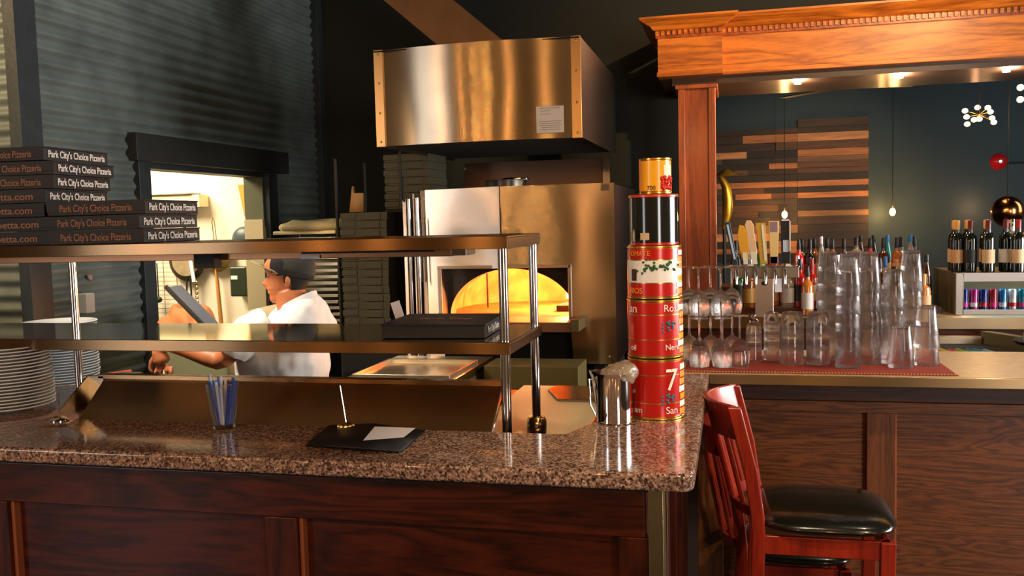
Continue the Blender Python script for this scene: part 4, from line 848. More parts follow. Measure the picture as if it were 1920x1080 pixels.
# hood
t = thing('exhaust_hood', 'bowed stainless steel exhaust hood with riveted copper edge strips', 'hood', (-1.24, 5, 2.0))
K = 24; vs = []
for i in range(K+1):
    u = i/K; x = -1.763+u*1.056; y = 4.40-.055*math.sin(PI*u)**.9
    vs += [(x, y, 2.018), (x, y, 2.50)]
fs = [(2*i, 2*i+2, 2*i+3, 2*i+1) for i in range(K)]
MB().add(vs, fs).build('curved_front', M['hood'], t, smooth=60)
MB().add([(-.707, 4.40, 2.018), (-.707, 5.72, 2.018), (-.707, 5.72, 2.50), (-.707, 4.40, 2.50)], [(0, 1, 2, 3)]).build('side_panel', steel('hood_side', (.42, .36, .30, 1), .34, .8, scr='Y'), t); MB().add([(-1.763, 4.40, 2.018), (-1.763, 5.72, 2.018), (-1.763, 5.72, 2.50), (-1.763, 4.40, 2.50)], [(0, 1, 2, 3)]).build('side_panel', steel('hood_side', (.42, .36, .30, 1), .34, .8, scr='Y'), t)
MB().box(-1.76, -.71, 4.37, 5.72, 2.49, 2.495).box(-1.76, -.71, 4.41, 5.72, 2.035, 2.04).build('inner_panel', M['void'], t)
for x in (-1.765, -.752):
    q = MB().box(x, x+.047, 4.383 if x < -1 else 4.386, 4.398, 2.016, 2.502).build('edge_strip', mat('copper_strip', (.62, .38, .16, 1), .32, .9), t, bevel=.001)
    lab(q, 'copper edge strip')
    for z_ in (2.04, 2.185, 2.335, 2.48): MB().ell((x+.026, 4.383, z_), (.006, .004, .006), 10, 6).build('rivet', M['brass'], q)
q = MB().obox((-.857, 4.368, 2.108), (.135, .002, .128), .045).build('certificate', mat('label_paper', c8(226, 212, 194), .6), t); lab(q, 'white inspection certificate')
m = MB()
for i, (w_, z_) in enumerate([(.10, 2.163), (.05, 2.15), (.11, 2.10), (.10, 2.09), (.11, 2.08), (.09, 2.07), (.10, 2.06), (.05, 2.135)]): m.obox((-.857-(.02 if w_ < .06 else 0), 4.3665, z_), (w_, .001, .002), .045)
m.build('print_lines', mat('faded_ink', c8(130, 110, 96), .7), q)
MB().box(-.79, -.745, 5.70, 5.74, 1.81, 2.04).build('rear_post', M['steel'], t)
MB().box(-1.70, -.79, 5.72, 5.74, 1.81, 2.0).build('rear_splash_panel', mat('dark_copper_panel', (.12, .065, .04, 1), .4, .7), t)
t = thing('slanted_duct', 'slanted copper-brown exhaust duct rising left above the hood', 'duct', (-1.3, 5.1, 2.5))
MB().add([(-1.47, 4.95, 2.50), (-1.10, 4.95, 2.50), (-2.36, 4.95, 3.6), (-2.73, 4.95, 3.6), (-1.47, 5.3, 2.50), (-1.10, 5.3, 2.50), (-2.36, 5.3, 3.6), (-2.73, 5.3, 3.6)], [(0, 1, 2, 3), (4, 7, 6, 5), (0, 3, 7, 4), (1, 5, 6, 2), (0, 4, 5, 1), (3, 2, 6, 7)]).build('duct_body', mat('duct_copper', (.22, .10, .035, 1), .42, .5, var=.2, vscale=5), t)

# ------------------------------------------------------------------ racks and box stacks behind the shelf
t = thing('tray_rack', 'dark upright tray rack full of steel sheet trays', 'rack', (-2.55, 5.2, 0))
for x in (-2.80, -2.325):
    for y in (5.10, 5.55): MB().tube([(x, y, 0), (x, y, 1.62 if x < -2.5 else 2.02)], .010, 8).build('rack_post', M['black'], t)
for k_ in range(17):
    z_ = .92+k_*.0385
    MB().box(-2.80, -2.785, 5.10, 5.55, z_-.008, z_-.004).box(-2.34, -2.325, 5.10, 5.55, z_-.008, z_-.004).build('runner', M['black'], t)
MB().box(-2.80, -2.325, 5.10, 5.56, .10, .13).build('base_frame', M['black'], t)
tm = steel('tray_alu', (.80, .72, .55, 1), .3, .0)
p = MB().box(-.215, .215, -.2, .2, 0, .003).box(-.222, -.215, -.207, .207, 0, .016).box(.215, .222, -.207, .207, 0, .016).box(-.222, .222, -.207, -.2, 0, .016).box(-.222, .222, .2, .207, 0, .016).box(-.228, .228, -.213, -.206, .014, .018)
p = p.build('sheet_tray', tm, bevel=.001)
for k_ in range(17):
    o = p if k_ == 0 else p.copy()
    if k_: COL.objects.link(o)
    o.location = (-2.563+random.uniform(-.004, .004), 5.32+random.uniform(-.02, .01), .92+k_*.0385-.0035)
    tag(o, 'steel sheet tray, %s in the rack behind the cook' % ('topmost' if k_ == 16 else 'lowest' if k_ == 0 else 'number %d from the bottom' % (k_+1)), 'tray', 'sheet trays in the rack')
t = thing('covered_tray', 'cream tray under a crumpled cover on top of the tray rack', 'tray', (-2.55, 5.3, 1.58))
MB().box(-2.77, -2.35, 5.12, 5.5, 1.570, 1.592).build('tray_body', M['cream'], t, bevel=.006)
MB().ell((-2.53, 5.3, 1.615), (.235, .2, .045), 26, 14, f=lambda p: Vector((math.copysign(abs(p.x/.235)**.5*.235, p.x), math.copysign(abs(p.y/.2)**.5*.2, p.y), p.z*(1+.15*math.sin(p.x*40+p.y*30)))) if abs(p.z) < .044 else p).build('cover', mat('cloth_cover', c8(176, 160, 116), .7, bump=.4, bscale=30), t)
fb = MB().box(-.14, .14, -.17, .17, 0, .046).box(-.145, -.05, -.175, -.17, .012, .044).box(.0, .10, -.175, -.17, .004, .040).build('folded_box', M['boxd'], bevel=.003)
n_ = 0
def fstack(x, y, z0, n, where, grp, ln=None, m_=None):
    global n_
    for i in range(n):
        o = fb if n_ == 0 else fb.copy()
        if n_: COL.objects.link(o)
        n_ += 1
        o.location = (x+random.uniform(-.006, .006), y, z0+i*.0465)
        tag(o, 'dark flat box, %s in the %s' % ('topmost' if i == n-1 else 'lowest' if i == 0 else 'number %d from the bottom' % (i+1), where), 'box', grp)
fstack(-2.04, 5.0, 1.04, 14, 'stack between rack and oven', 'boxes stacked left of the oven')
fstack(-1.89, 5.32, 1.71, 7, 'upper stack left of the hood', 'boxes stacked under the hood')
tag(MB().box(-2.20, -1.74, 4.82, 5.5, .0, 1.038).build('box_stand', M['void']), 'black stand carrying the stacked pizza boxes', 'stand')
tag(MB().box(-2.03, -1.74, 5.14, 5.5, 1.04, 1.708).build('rear_crate', M['void']), 'black crate behind the tall box stack', 'crate')
t = MB().add([(-2.13, 4.86, 1.692), (-2.045, 4.86, 1.692), (-2.05, 4.87, 1.80), (-2.105, 4.87, 1.80), (-2.11, 4.88, 1.84)], [(0, 1, 2, 3), (0, 3, 4)]).build('paper_bag', mat('kraft_paper', c8(150, 112, 66), .8)); t.modifiers.new('s', 'SOLIDIFY').thickness = .02
tag(t, 'upright kraft paper bag on top of the tall box stack', 'paper bag')

# ------------------------------------------------------------------ kitchen work area behind the pass
t = thing('prep_counter', 'steel prep counter behind the pass shelf', 'counter', (-1.8, 2.9, 0))
MB().prism([(-2.95, 2.82), (-.62, 2.82), (-.62, 2.50), (-.43, 2.50), (-.43, 3.74), (-1.0, 3.74), (-1.0, 3.30), (-2.95, 3.30)], .86, .90, 'Z').build('top', M['steelw'], t, bevel=.002); MB().box(-2.9, -.45, 2.84, 3.28, .1, .86).build('cabinet', M['black'], t)
t = thing('cutting_board', 'cream cutting board lying behind the rear shelf post', 'cutting board', (-.7, 3.0, .9))
MB().box(-.87, -.44, 2.86, 3.72, .9005, .925).build('board', M['cream'], t, bevel=.004)
t = thing('pan_lid', 'flat steel lid resting on the cutting board', 'lid', (-.57, 3.16, .925))
MB().prism([(-.74, 3.60), (-.66, 3.40), (-.45, 3.38), (-.45, 3.68), (-.72, 3.68)], .9255, .934, 'Z').build('lid_plate', M['steelw'], t, bevel=.002)
t = thing('side_counter', 'small steel worktable under the pale sheet pan', 'counter', (-1.3, 4.1, 0))
MB().box(-1.72, -1.20, 3.72, 4.46, .89, .93).build('top', M['steelw'], t, bevel=.002); MB().box(-1.7, -1.22, 3.76, 4.44, .0, .89).build('cabinet', M['olive'], t)
t = thing('sheet_pan', 'large pale sheet pan on the worktable under the lower shelf', 'pan', (-1.5, 4.0, .93))
MB().box(-1.66, -1.22, 3.76, 4.2, .9305, .935).box(-1.67, -1.21, 3.75, 3.76, .9305, .955).box(-1.67, -1.21, 4.2, 4.21, .9305, .955).box(-1.67, -1.66, 3.76, 4.2, .9305, .955).box(-1.22, -1.21, 3.76, 4.2, .9305, .955).build('pan_body', tm, t, bevel=.002)
t = thing('oven_base_cabinet', 'olive steel base cabinet below the oven mouth with a black handle', 'cabinet', (-.95, 4.3, 0))
MB().box(-1.18, -.715, 4.2, 4.45, 0, .925).build('body', mat('olive_painted', c8(104, 92, 52), .5, .2), t, bevel=.004)
MB().box(-.90, -.77, 4.18, 4.2, .80, .83).build('handle', M['black'], t, bevel=.006)
t = thing('ingredient_bin', 'grey plastic bin behind the pass with a pale cloth on it', 'bin', (-2.52, 3.95, 0))
MB().prism([(-2.68, 0), (-2.36, 0), (-2.35, 1.06), (-2.69, 1.06)], 3.85, 4.15, 'Y').build('bin_body', mat('grey_green_plastic', c8(120, 122, 92), .5), t, bevel=.01)
t = thing('crumpled_cloth', 'pale orange crumpled cloth heaped on the grey bin', 'cloth', (-2.6, 4.0, 1.06))
cm_ = MB().ell((-2.64, 3.98, 1.12), (.135, .11, .135), 60, 40, f=lambda p: p*(1+.13*math.sin(p.x*42+p.z*18)*math.cos(p.y*30+p.z*25)+.05*math.sin(p.x*80+p.y*30)))
for k in range(len(cm_.v)): cm_.v[k].z = max(cm_.v[k].z, 1.0615)
cm_.build('cloth_body', mat('orange_cloth', c8(214, 132, 78), .8), t, smooth=180)
t = thing('cream_tray_box', 'cream slotted tray with a red rim behind the plates', 'tray', (-2.5, 3.1, .9))
MB().add([(-2.72, 3.05, .901), (-2.42, 3.22, .901), (-2.42, 3.22, 1.035), (-2.72, 3.05, 1.0), (-2.76, 3.12, .901), (-2.46, 3.29, .901), (-2.46, 3.29, 1.035), (-2.76, 3.12, 1.0)], [(0, 1, 2, 3), (4, 7, 6, 5), (0, 3, 7, 4), (1, 5, 6, 2), (0, 4, 5, 1), (3, 2, 6, 7)]).build('tray_body', M['cream'], t)
lab(MB().add([(-2.725, 3.045, .995), (-2.415, 3.215, 1.03), (-2.415, 3.215, 1.042), (-2.725, 3.045, 1.007), (-2.765, 3.125, .995), (-2.465, 3.295, 1.03), (-2.465, 3.295, 1.042), (-2.765, 3.125, 1.007)], [(0, 1, 2, 3), (4, 7, 6, 5), (0, 3, 7, 4), (1, 5, 6, 2), (0, 4, 5, 1), (3, 2, 6, 7)]).build('rim', mat('red_rim_paint', c8(180, 70, 30), .5), t), 'orange red rim')
m = MB()
for k_ in range(9): u = .1+k_*.1; m.ell((-2.72+.30*u, 3.05+.17*u-.002, .955+.03*u), (.0035, .002, .0035), 8, 5)
m.build('slots', M['black'], t)
tag(MB().box(-2.40, -2.30, 3.06, 3.14, .901, 1.06).build('steel_canister', mat('grey_canister', c8(92, 84, 62), .4, .4), bevel=.004), 'grey square canister between the slotted tray and the bin', 'canister')
tag(MB().box(-2.98, -2.72, 4.55, 4.85, .0, .905).build('white_bin', mat('white_plastic', c8(226, 224, 196), .5), bevel=.02), 'white plastic bin under the cook\'s elbow', 'bin')
# pizza peel held up
t = thing('pizza_peel', 'grey metal pizza peel tilted up in front of the cook', 'pizza peel', (-2.30, 3.52, 1.2))
MB().obox((-2.345, 3.58, 1.275), (.27, .13, .004), 0, tilt=(math.radians(44), 'Y')).build('blade', mat('peel_grey', c8(150, 154, 164), .35, .6), t, bevel=.001)
MB().obox((-2.335, 3.517, 1.277), (.28, .012, .018), 0, tilt=(math.radians(44), 'Y')).build('rim', mat('peel_edge', c8(70, 66, 56), .4, .5), t, bevel=.002)
MB().tube([(-2.25, 3.62, 1.18), (-2.14, 3.75, 1.06)], .012, 8).build('handle', M['black'], t)
t = thing('wrapped_bundle', 'beige wrapped bundle beside the tilted peel', 'bundle', (-2.3, 4.05, 1.1))
MB().tube([(-2.52, 4.25, 1.10), (-2.42, 4.25, 1.13), (-2.30, 4.25, 1.15), (-2.22, 4.25, 1.15), (-2.19, 4.25, 1.13)], [.06, .07, .075, .075, .05], 14).build('bundle_body', mat('beige_cloth', c8(176, 156, 120), .8, bump=.6, bscale=22), t)
tag(MB().box(-2.56, -2.14, 4.18, 4.34, 0, 1.045).build('small_stand', M['beige']), 'beige stand carrying the wrapped bundle', 'stand')

# ------------------------------------------------------------------ back kitchen seen through the doorway
t = thing('wire_grid', 'white wire grid hung on the back kitchen wall', 'wire grid', (-4.2, 5.97, .9))
for i in range(24): MB().tube([(-4.55, 5.97, .86+i*.034), (-4.03, 5.97, .86+i*.034)], .0022, 6).build('wire', mat('grid_wire', c8(150, 140, 116), .4, .5), t)
for x in (-4.5, -4.14, -4.03): MB().tube([(x, 5.965, .85), (x, 5.965, 1.66)], .003, 6).build('upright_wire', mat('grid_wire', (0, 0, 0, 1)), t)
def hang(name, label, cat, x, ztop, build):
    t = thing(name, label, cat, (x, 5.95, ztop), 'utensils hung on the back kitchen wall'); build(t, x, ztop); return t
def pan(t, x, z_):
    MB().lathe([(0, .01), (.11, .012), (.145, .0), (.15, .004), (.115, .022), (0, .02)], 32).build('pan_body', mat('dark_iron', c8(62, 52, 40), .4, .5), t, world=False); q = t.children[0]; q.rotation_euler = (PI/2, 0, 0)
    MB().lathe([(0, .024), (.112, .0245), (0, .026)], 32).build('pan_inside', mat('worn_metal', c8(170, 150, 116), .5, .4, var=.2, vscale=20), t, world=False); t.children[1].rotation_euler = (PI/2, 0, 0)
    MB().tube([(x, 5.94, z_+.14), (x, 5.94, z_+.34)], .012, 8).build('handle', M['black'], t)
hang('frying_pan', 'round dark frying pan hanging at the left of the back wall', 'pan', -3.925, 1.385, pan)
def strainer(t, x, z_):
    MB().lathe([(.0, .06), (.05, .05), (.10, .015), (.118, .0), (.122, .002), (.10, .02), (0, .065)], 32).build('bowl', mat('brass_mesh', c8(160, 132, 78), .45, .6, var=.3, vscale=60), t, world=False); t.children[0].rotation_euler = (PI/2, 0, 0)
    MB().tube([(x, 5.93, z_+.11), (x-.01, 5.93, z_+.25), (x+.0, 5.93, z_+.28), (x+.01, 5.93, z_+.25), (x+.02, 5.93, z_+.11)], .004, 6).build('hook', mat('brass_mesh', (0, 0, 0, 1)), t)
    MB().tube([(x, 5.93, z_-.1), (x+.01, 5.93, z_-.2), (x+.03, 5.93, z_-.62)], [.006, .014, .018], 8).build('handle', mat('light_wood', c8(190, 130, 66), .5), t)
hang('strainer', 'brass strainer with long wooden handle on the back wall', 'strainer', -3.682, 1.42, strainer)
def ladle(t, x, z_): MB().tube([(x, 5.94, z_+.25), (x, 5.94, z_)], .005, 6).build('handle', M['black'], t); MB().ell((x, 5.93, z_-.02), (.035, .02, .025), 14, 8).build('bowl', M['black'], t)
hang('ladle', 'small black ladle hanging on the wire grid', 'ladle', -4.175, 1.12, ladle)
def tongs(t, x, z_):
    MB().tube([(x-.01, 5.94, z_+.3), (x-.018, 5.935, z_), (x-.01, 5.93, z_-.18)], .007, 6).tube([(x+.012, 5.94, z_+.3), (x+.02, 5.935, z_), (x+.01, 5.93, z_-.18)], .007, 6).build('tong_arm', M['black'], t)
hang('tongs', 'black tongs hanging below the frying pan', 'tongs', -3.915, 1.12, tongs)
def whitestick(t, x, z_): MB().obox((x, 5.90, z_), (.028, .01, .3), 0, tilt=(-.12, 'Y')).build('blade', M['paper'], t, bevel=.002)
hang('scraper', 'white plastic scraper hanging in front of the frying pan', 'scraper', -3.862, 1.38, whitestick)
def chain(t, x, z_):
    for k_ in range(7): MB().lathe([(.010, -.003), (.016, 0), (.010, .003)], 12, closed=True).build('ring', M['brass'], t, world=False); t.children[-1].location = (0, 0, -k_*.035); t.children[-1].rotation_euler = (PI/2, 0, 0)
hang('measuring_rings', 'string of brass measuring rings on the back wall', 'rings', -3.86, 1.22, chain)
t = thing('towel_dispenser', 'dark green paper towel dispenser on the back wall', 'towel dispenser', (-3.54, 5.98, 1.1))
MB().box(-3.53, -3.395, 5.86, 5.995, 1.125, 1.34).build('housing', mat('dispenser_green', c8(46, 52, 36), .3, coat=.3), t, bevel=.012, seg=3); MB().box(-3.515, -3.465, 5.855, 5.862, 1.25, 1.277).build('sticker', M['paper'], t)
t = thing('hard_hat_bowl', 'dark blue-grey bowl hung bottom-out on the back wall', 'bowl', (-3.445, 5.95, 1.53))
MB().ell((-3.445, 5.95, 1.53), (.10, .05, .10), 24, 14).build('bowl_body', mat('bluegrey_enamel', c8(62, 76, 78), .35), t)
t = thing('gold_pennant', 'narrow golden pennant hanging by the wall corner', 'pennant', (-3.43, 5.96, 1.9))
MB().prism([(-3.475, 1.93), (-3.42, 1.93), (-3.42, 1.70), (-3.432, 1.70)], 5.94, 5.999, 'Y').build('cloth', mat('golden_cloth', c8(190, 146, 50), .6), t)
t = thing('wall_shelf', 'cream wall shelf with thin dark edge in the back kitchen', 'shelf', (-4.2, 5.9, 1.78))
MB().box(-4.6, -3.81, 5.85, 5.99, 1.872, 1.88).build('board', mat('shelf_edge_grey', c8(120, 112, 86), .5), t); MB().box(-4.6, -3.75, 5.87, 5.99, 1.78, 1.868).build('carton', M['cream'], t)
tag(MB().box(-3.2, -3.062, 5.53, 5.558, 0, 1.672).build('jamb_panel', M['beige'], bevel=.002), 'beige protective panel covering the lower doorway jamb', 'panel')
S('trim_5', MB().box(-3.2, -3.062, 5.546, 5.558, 1.673, 1.955), mat('green_grey_wall', (0, 0, 0, 1)))
# switches on the corrugated wall
t = thing('wall_switch', 'pale switch box on the corrugated wall by the steel post', 'switch', (-3.04, 3.71, 1.28))
MB().box(-3.045, -2.985, 3.69, 3.75, 1.235, 1.33).build('body', mat('pale_plastic', c8(190, 184, 170), .4), t, bevel=.004)
t = thing('wall_socket', 'small pale socket below the switch on the corrugated wall', 'socket', (-3.04, 3.72, 1.17))
MB().box(-3.045, -3.0, 3.70, 3.76, 1.15, 1.185).build('body', mat('pale_plastic', (0, 0, 0, 1)), t, bevel=.004)
t = thing('wall_fixing', 'tiny round pale fixing on the corrugated wall', 'fixing', (-3.04, 3.79, 1.40))
MB().lathe([(0, .01), (.012, .008), (.014, 0), (0, 0)], 12).build('disc', mat('rust_pale', c8(150, 120, 104), .6), t, world=False); t.children[0].rotation_euler = (0, PI/2, 0)
# shelf of pink cards at far left
t = thing('card_shelf', 'black shelf at the left edge holding pink cards', 'shelf', (-3.3, 3.4, 0))
MB().box(-3.7, -3.12, 3.18, 3.44, 1.205, 1.22).box(-3.7, -3.12, 3.18, 3.44, 0, 1.12).build('boards', M['void'], t)
for k_ in range(4):
    q = thing('menu_card_box', 'clear box of pink cards, %s from right on the left shelf' % ordn[k_], 'card box', (-3.19-k_*.075, 3.25, 1.2205), 'card boxes on the left shelf')
    MB().box(-.034, .034, -.02, .02, 0, .115).build('cards', mat('salmon_card', c8(216, 150, 120), .6), q, world=False)
    MB().box(-.036, -.034, -.024, .024, 0, .13).box(.034, .036, -.024, .024, 0, .13).build('holder_side', mat('blue_acrylic', c8(140, 170, 220), .1, trans=.4), q, world=False)
# ------------------------------------------------------------------ the cook
HC = Vector((-1.945, 3.70, 1.402)); HR = Matrix.Rotation(math.radians(19), 3, 'Z')
def turn(mb, i0=0):
    for k in range(i0, len(mb.v)): mb.v[k] = HC+HR @ (Vector(mb.v[k])-HC)
    return mb
ck = thing('person', 'cook in white shirt and dark cap seen from the side, reaching left', 'person', (-1.95, 3.72, 0))
HP = [(-.118, .052, -.002, .018), (-.112, .072, -.012, .034), (-.100, .083, -.035, .048), (-.086, .083, -.052, .056), (-.074, .079, -.062, .061), (-.064, .086, -.068, .064), (-.056, .083, -.072, .066), (-.048, .088, -.076, .068), (-.038, .084, -.082, .070),
      (-.024, .084, -.090, .072), (-.008, .083, -.096, .074), (.008, .080, -.100, .076), (.022, .084, -.102, .077), (.036, .091, -.104, .077), (.055, .090, -.104, .076), (.075, .080, -.098, .071), (.095, .060, -.080, .058), (.110, .034, -.052, .036), (.117, .0, -.012, .004)]
def headgrid(grow=0.0, n=48, rows=HP):
    vs = []; HC = Vector((-1.945, 3.70, 1.402))
    for z_, f, b_, w_ in rows:
        for i in range(n):
            a = 2*PI*i/n; cx = math.cos(a); sy = math.sin(a)
            L_ = (f if cx > 0 else -b_)
            x = L_*math.copysign(abs(cx)**.85, cx); y = w_*math.copysign(abs(sy)**.9, sy)
            d = abs(math.atan2(sy, cx))
            if cx > 0:
                x += .026*math.exp(-(d/.20)**2)*math.exp(-((z_+.027)/.014)**2)+.012*math.exp(-(d/.17)**2)*math.exp(-((z_+.008)/.016)**2)
                x -= .008*math.exp(-((d-.42)/.2)**2)*math.exp(-((z_-.008)/.012)**2)
                x += .004*math.exp(-(d/.4)**2)*(math.exp(-((z_+.064)/.005)**2)+math.exp(-((z_+.05)/.005)**2))
            v = Vector((-x, y, z_)); v += v.normalized()*grow
            v = Matrix.Rotation(math.radians(-4), 3, 'Y') @ v
            vs.append(HC+v)
    return vs, n
vs, n = headgrid(); m_ = len(HP)
body = MB().add(vs, [(j*n+i, j*n+(i+1) % n, (j+1)*n+(i+1) % n, (j+1)*n+i) for j in range(m_-1) for i in range(n)]+[tuple(range(n))[::-1], tuple((m_-1)*n+i for i in range(n))])
for s_ in (-1, 1):
    y = 3.70+s_*.076
    body.ell((-1.928, y, 1.390), (.014, .010, .027), 14, 10); body.ell((-1.931, y-s_*.004, 1.366), (.007, .006, .008), 10, 8)
turn(body)
body.tube([(-1.905, 3.70, 1.18), (-1.91, 3.70, 1.27), (-1.935, 3.695, 1.34)], [.088, .078, .066], 24)
body.tube([(-2.02, 3.52, 1.20), (-2.09, 3.49, 1.11), (-2.145, 3.48, 1.06), (-2.17, 3.48, 1.052), (-2.21, 3.48, 1.065), (-2.32, 3.485, 1.098), (-2.42, 3.49, 1.118), (-2.458, 3.49, 1.112)], [.052, .048, .042, .040, .042, .037, .028, .026], 18)
body.tube([(-2.455, 3.49, 1.112), (-2.465, 3.49, 1.085), (-2.455, 3.49, 1.05), (-2.443, 3.49, 1.035)], [.026, .032, .036, .030], 14)
for k_, (dx, ln) in enumerate([(-.034, .052), (-.012, .062), (.010, .060), (.031, .050)]):
    x0 = -2.438+dx; z0 = 1.036-.010*abs(k_-1.5)
    body.tube([(x0, 3.488, z0), (x0+dx*.18, 3.476, z0-ln*.42), (x0+dx*.3, 3.480, z0-ln*.75), (x0+dx*.32, 3.490, z0-ln)], [.0100, .0092, .0084, .0062], 10)
body.tube([(-2.478, 3.485, 1.075), (-2.500, 3.478, 1.045), (-2.505, 3.475, 1.015), (-2.498, 3.475, .995)], [.012, .0105, .009, .007], 10)
body.tube([(-2.08, 3.92, 1.2), (-2.2, 3.95, 1.05), (-2.24, 3.93, 1.03), (-2.20, 3.82, 1.08), (-2.165, 3.765, 1.10)], [.055, .046, .044, .034, .027], 16)
for k_ in range(4): body.tube([(-2.165+.008*k_, 3.77-.012*k_, 1.10-.016*k_), (-2.19+.008*k_, 3.735-.01*k_, 1.105-.016*k_), (-2.175+.008*k_, 3.715-.008*k_, 1.09-.016*k_)], [.010, .009, .007], 8)
body.tube([(-1.95, 3.64, .90), (-1.96, 3.64, .5), (-1.95, 3.64, .08)], [.07, .055, .04], 12); body.tube([(-1.95, 3.80, .90), (-1.96, 3.80, .5), (-1.95, 3.80, .08)], [.07, .055, .04], 12); body.tube([(-1.94, 3.72, .85), (-1.93, 3.72, 1.2)], [.12, .12], 16)
b_ = body.build('body', M['skin'], ck); r_ = b_.modifiers.new('r', 'REMESH'); r_.mode = 'VOXEL'; r_.voxel_size = .0045; r_.use_smooth_shade = True
s2 = b_.modifiers.new('sm', 'SMOOTH'); s2.factor = .5; s2.iterations = 3
# shirt: stacked elliptical sections plus sleeves, fused
def secs_mesh(mb, rows, n=36):
    vs = []
    for cx, cy, cz, rx, ry, tl in rows:
        for i in range(n):
            a = 2*PI*i/n; vs.append((cx+rx*math.copysign(abs(math.cos(a))**.85, math.cos(a)), cy+ry*math.copysign(abs(math.sin(a))**.85, math.sin(a)), cz+tl*math.cos(a)))
    return mb.add(vs, [(j*n+i, j*n+(i+1) % n, (j+1)*n+(i+1) % n, (j+1)*n+i) for j in range(len(rows)-1) for i in range(n)]+[tuple(range(n))[::-1], tuple((len(rows)-1)*n+i for i in range(n))])
st = MB(); secs_mesh(st, [(cx_, cy_, cz_, rx_, ry_, tl_) for cx_, cy_, cz_, rx_, ry_, tl_ in [(-2.0, 3.72, .70, .195, .20, 0), (-2.0, 3.72, .80, .198, .20, 0), (-1.995, 3.72, .95, .198, .205, 0), (-1.985, 3.72, 1.06, .20, .215, 0), (-1.96, 3.72, 1.13, .20, .235, .0), (-1.945, 3.72, 1.175, .185, .235, .01), (-1.93, 3.72, 1.215, .15, .20, .02), (-1.90, 3.71, 1.25, .115, .135, .03), (-1.89, 3.70, 1.275, .088, .09, .035), (-1.89, 3.70, 1.285, .08, .085, .035)]])
st.tube([(-1.97, 3.56, 1.19), (-2.03, 3.51, 1.165), (-2.08, 3.49, 1.12), (-2.105, 3.485, 1.085)], [.085, .085, .076, .072], 20)
st.tube([(-2.0, 3.88, 1.20), (-2.08, 3.93, 1.16), (-2.16, 3.95, 1.09)], [.085, .083, .075], 20)
q = st.build('shirt', M['shirt'], ck); r_ = q.modifiers.new('r', 'REMESH'); r_.mode = 'VOXEL'; r_.voxel_size = .008; r_.use_smooth_shade = True
s2 = q.modifiers.new('sm', 'SMOOTH'); s2.factor = .5; s2.iterations = 6
tx = bpy.data.textures.new('folds', 'CLOUDS'); tx.noise_scale = .09; tx.noise_depth = 1
dp = q.modifiers.new('d', 'DISPLACE'); dp.texture = tx; dp.strength = .028; dp.mid_level = .5; dp.texture_coords = 'GLOBAL'
cl = MB().add([(-1.892+(.092-.010*h)*math.cos(a), 3.70+(.094-.010*h)*math.sin(a), 1.262+.035*h+.040*math.cos(a)) for h in (0, 1) for a in [2*PI*i/32 for i in range(32)]], [(i, (i+1) % 32, 32+(i+1) % 32, 32+i) for i in range(32)]).build('collar', M['shirt'], ck)
MB().tube([(-1.95, 3.63, .74), (-1.96, 3.63, .5), (-1.95, 3.63, .06)], [.10, .085, .07], 16).tube([(-1.95, 3.81, .74), (-1.96, 3.81, .5), (-1.95, 3.81, .06)], [.10, .085, .07], 16).build('trousers', M['black'], ck)
for y in (3.63, 3.81): MB().ell((-1.99, y, .04), (.14, .05, .04), 16, 10).build('shoe', M['black'], ck)
vs, n = headgrid(.009, rows=[r for r in HP if r[0] > -.07]); R_ = [r for r in HP if r[0] > -.07]
fs = []
for j in range(len(R_)-1):
    for i in range(n):
        a = 2*PI*(i+.5)/n; d = abs(math.atan2(math.sin(a), math.cos(a))); zc = R_[j][0]
        lim = 1.8 if zc < -.03 else 1.62 if zc < .0 else 1.25 if zc < .02 else 1.1
        if d > lim: fs.append((j*n+i, j*n+(i+1) % n, (j+1)*n+(i+1) % n, (j+1)*n+i))
h_ = turn(MB().add(vs, fs)).build('hair', M['hair'], ck, smooth=80)
HC = Vector((-1.945, 3.70, 1.402)); rot = Matrix.Rotation(math.radians(17), 3, 'Y')
vs = []; NN = 36; ra = [(0, .97), (.25, .99), (.55, .94), (.8, .76), (.95, .45), (1.0, .0)]
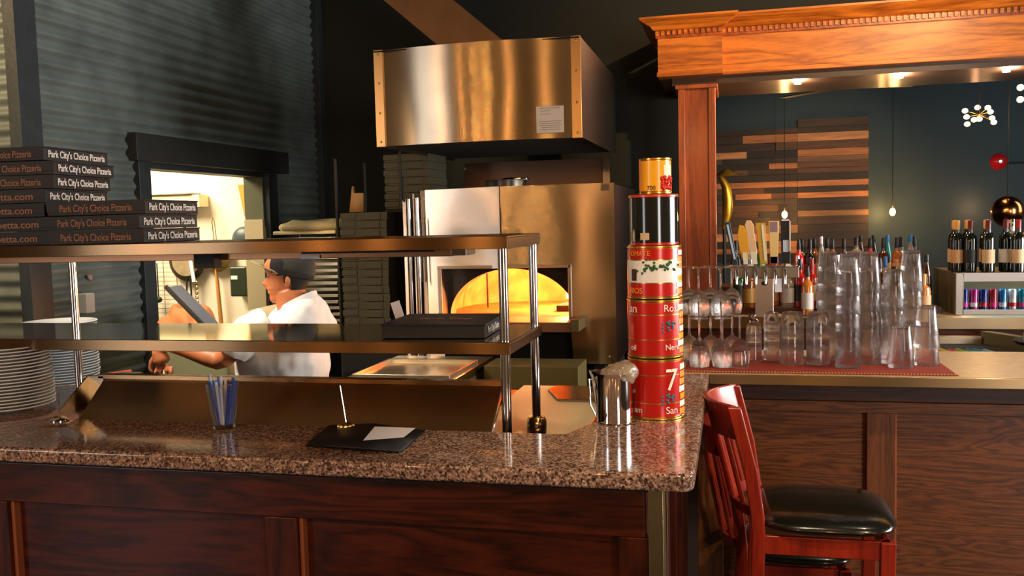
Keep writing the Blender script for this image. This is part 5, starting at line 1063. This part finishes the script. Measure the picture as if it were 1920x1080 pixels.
for hz, rr_ in ra:
    for i in range(NN):
        a = 2*PI*i/NN; v = Vector((-.002+.112*rr_*math.cos(a)*-1+.004, .088*rr_*math.sin(a), .010+.112*hz)); vs.append(HC+rot @ v+Vector((.010, 0, .002)))
fs = [(j*NN+i, j*NN+(i+1) % NN, (j+1)*NN+(i+1) % NN, (j+1)*NN+i) for j in range(len(ra)-1) for i in range(NN)]
q = turn(MB().add(vs, fs)).build('cap', M['cap'], ck, smooth=60); q.modifiers.new('s', 'SOLIDIFY').thickness = .003
vs = []; K = 14
for i in range(K+1):
    a = math.radians(-68+136*i/K)
    for r0, dz in ((.104, .034), (.178-.02*abs(math.sin(a)), .044)):
        v = Vector((-r0*math.cos(a)+.004, (.085 if r0 < .11 else .092)*math.sin(a)/math.sin(math.radians(68)), dz-.022-.008*math.sin(a)**2)); vs.append(HC+rot @ v+Vector((.010, 0, .002)))
q = turn(MB().add(vs, [(2*i, 2*i+1, 2*i+3, 2*i+2) for i in range(K)])).build('cap_brim', mat('tan_brim', c8(150, 132, 96), .8), ck); q.modifiers.new('s', 'SOLIDIFY').thickness = .004; lab(q, 'tan cap brim')
for s_ in (-1, 1):
    turn(MB().ell((-2.018, 3.70+s_*.030, 1.409), (.008, .012, .0055), 12, 8)).build('eye', mat('eye_white', c8(200, 190, 180), .2), ck)
    turn(MB().ell((-2.0235, 3.70+s_*.031, 1.409), (.004, .0055, .005), 12, 8)).build('iris', M['hair'], ck)
    turn(MB().tube([(-2.026, 3.70+s_*.016, 1.421), (-2.024, 3.70+s_*.032, 1.424), (-2.012, 3.70+s_*.048, 1.420)], .003, 6)).build('eyebrow', M['hair'], ck)
turn(MB().tube([(-2.028, 3.70+.020*math.sin(a), 1.3455-.001*math.cos(a)) for a in (-1.2, -.6, 0, .6, 1.2)], [.002, .004, .005, .004, .002], 8)).build('lips', mat('lip', c8(150, 76, 58), .45), ck)
area('cook_fill_light', (-2.7, 2.95, 2.75), (-2.15, 3.65, 1.1), .5, 7.5, (1, .88, .72), spread=62)  # added unseen area light on the cook, spread kept off the hood
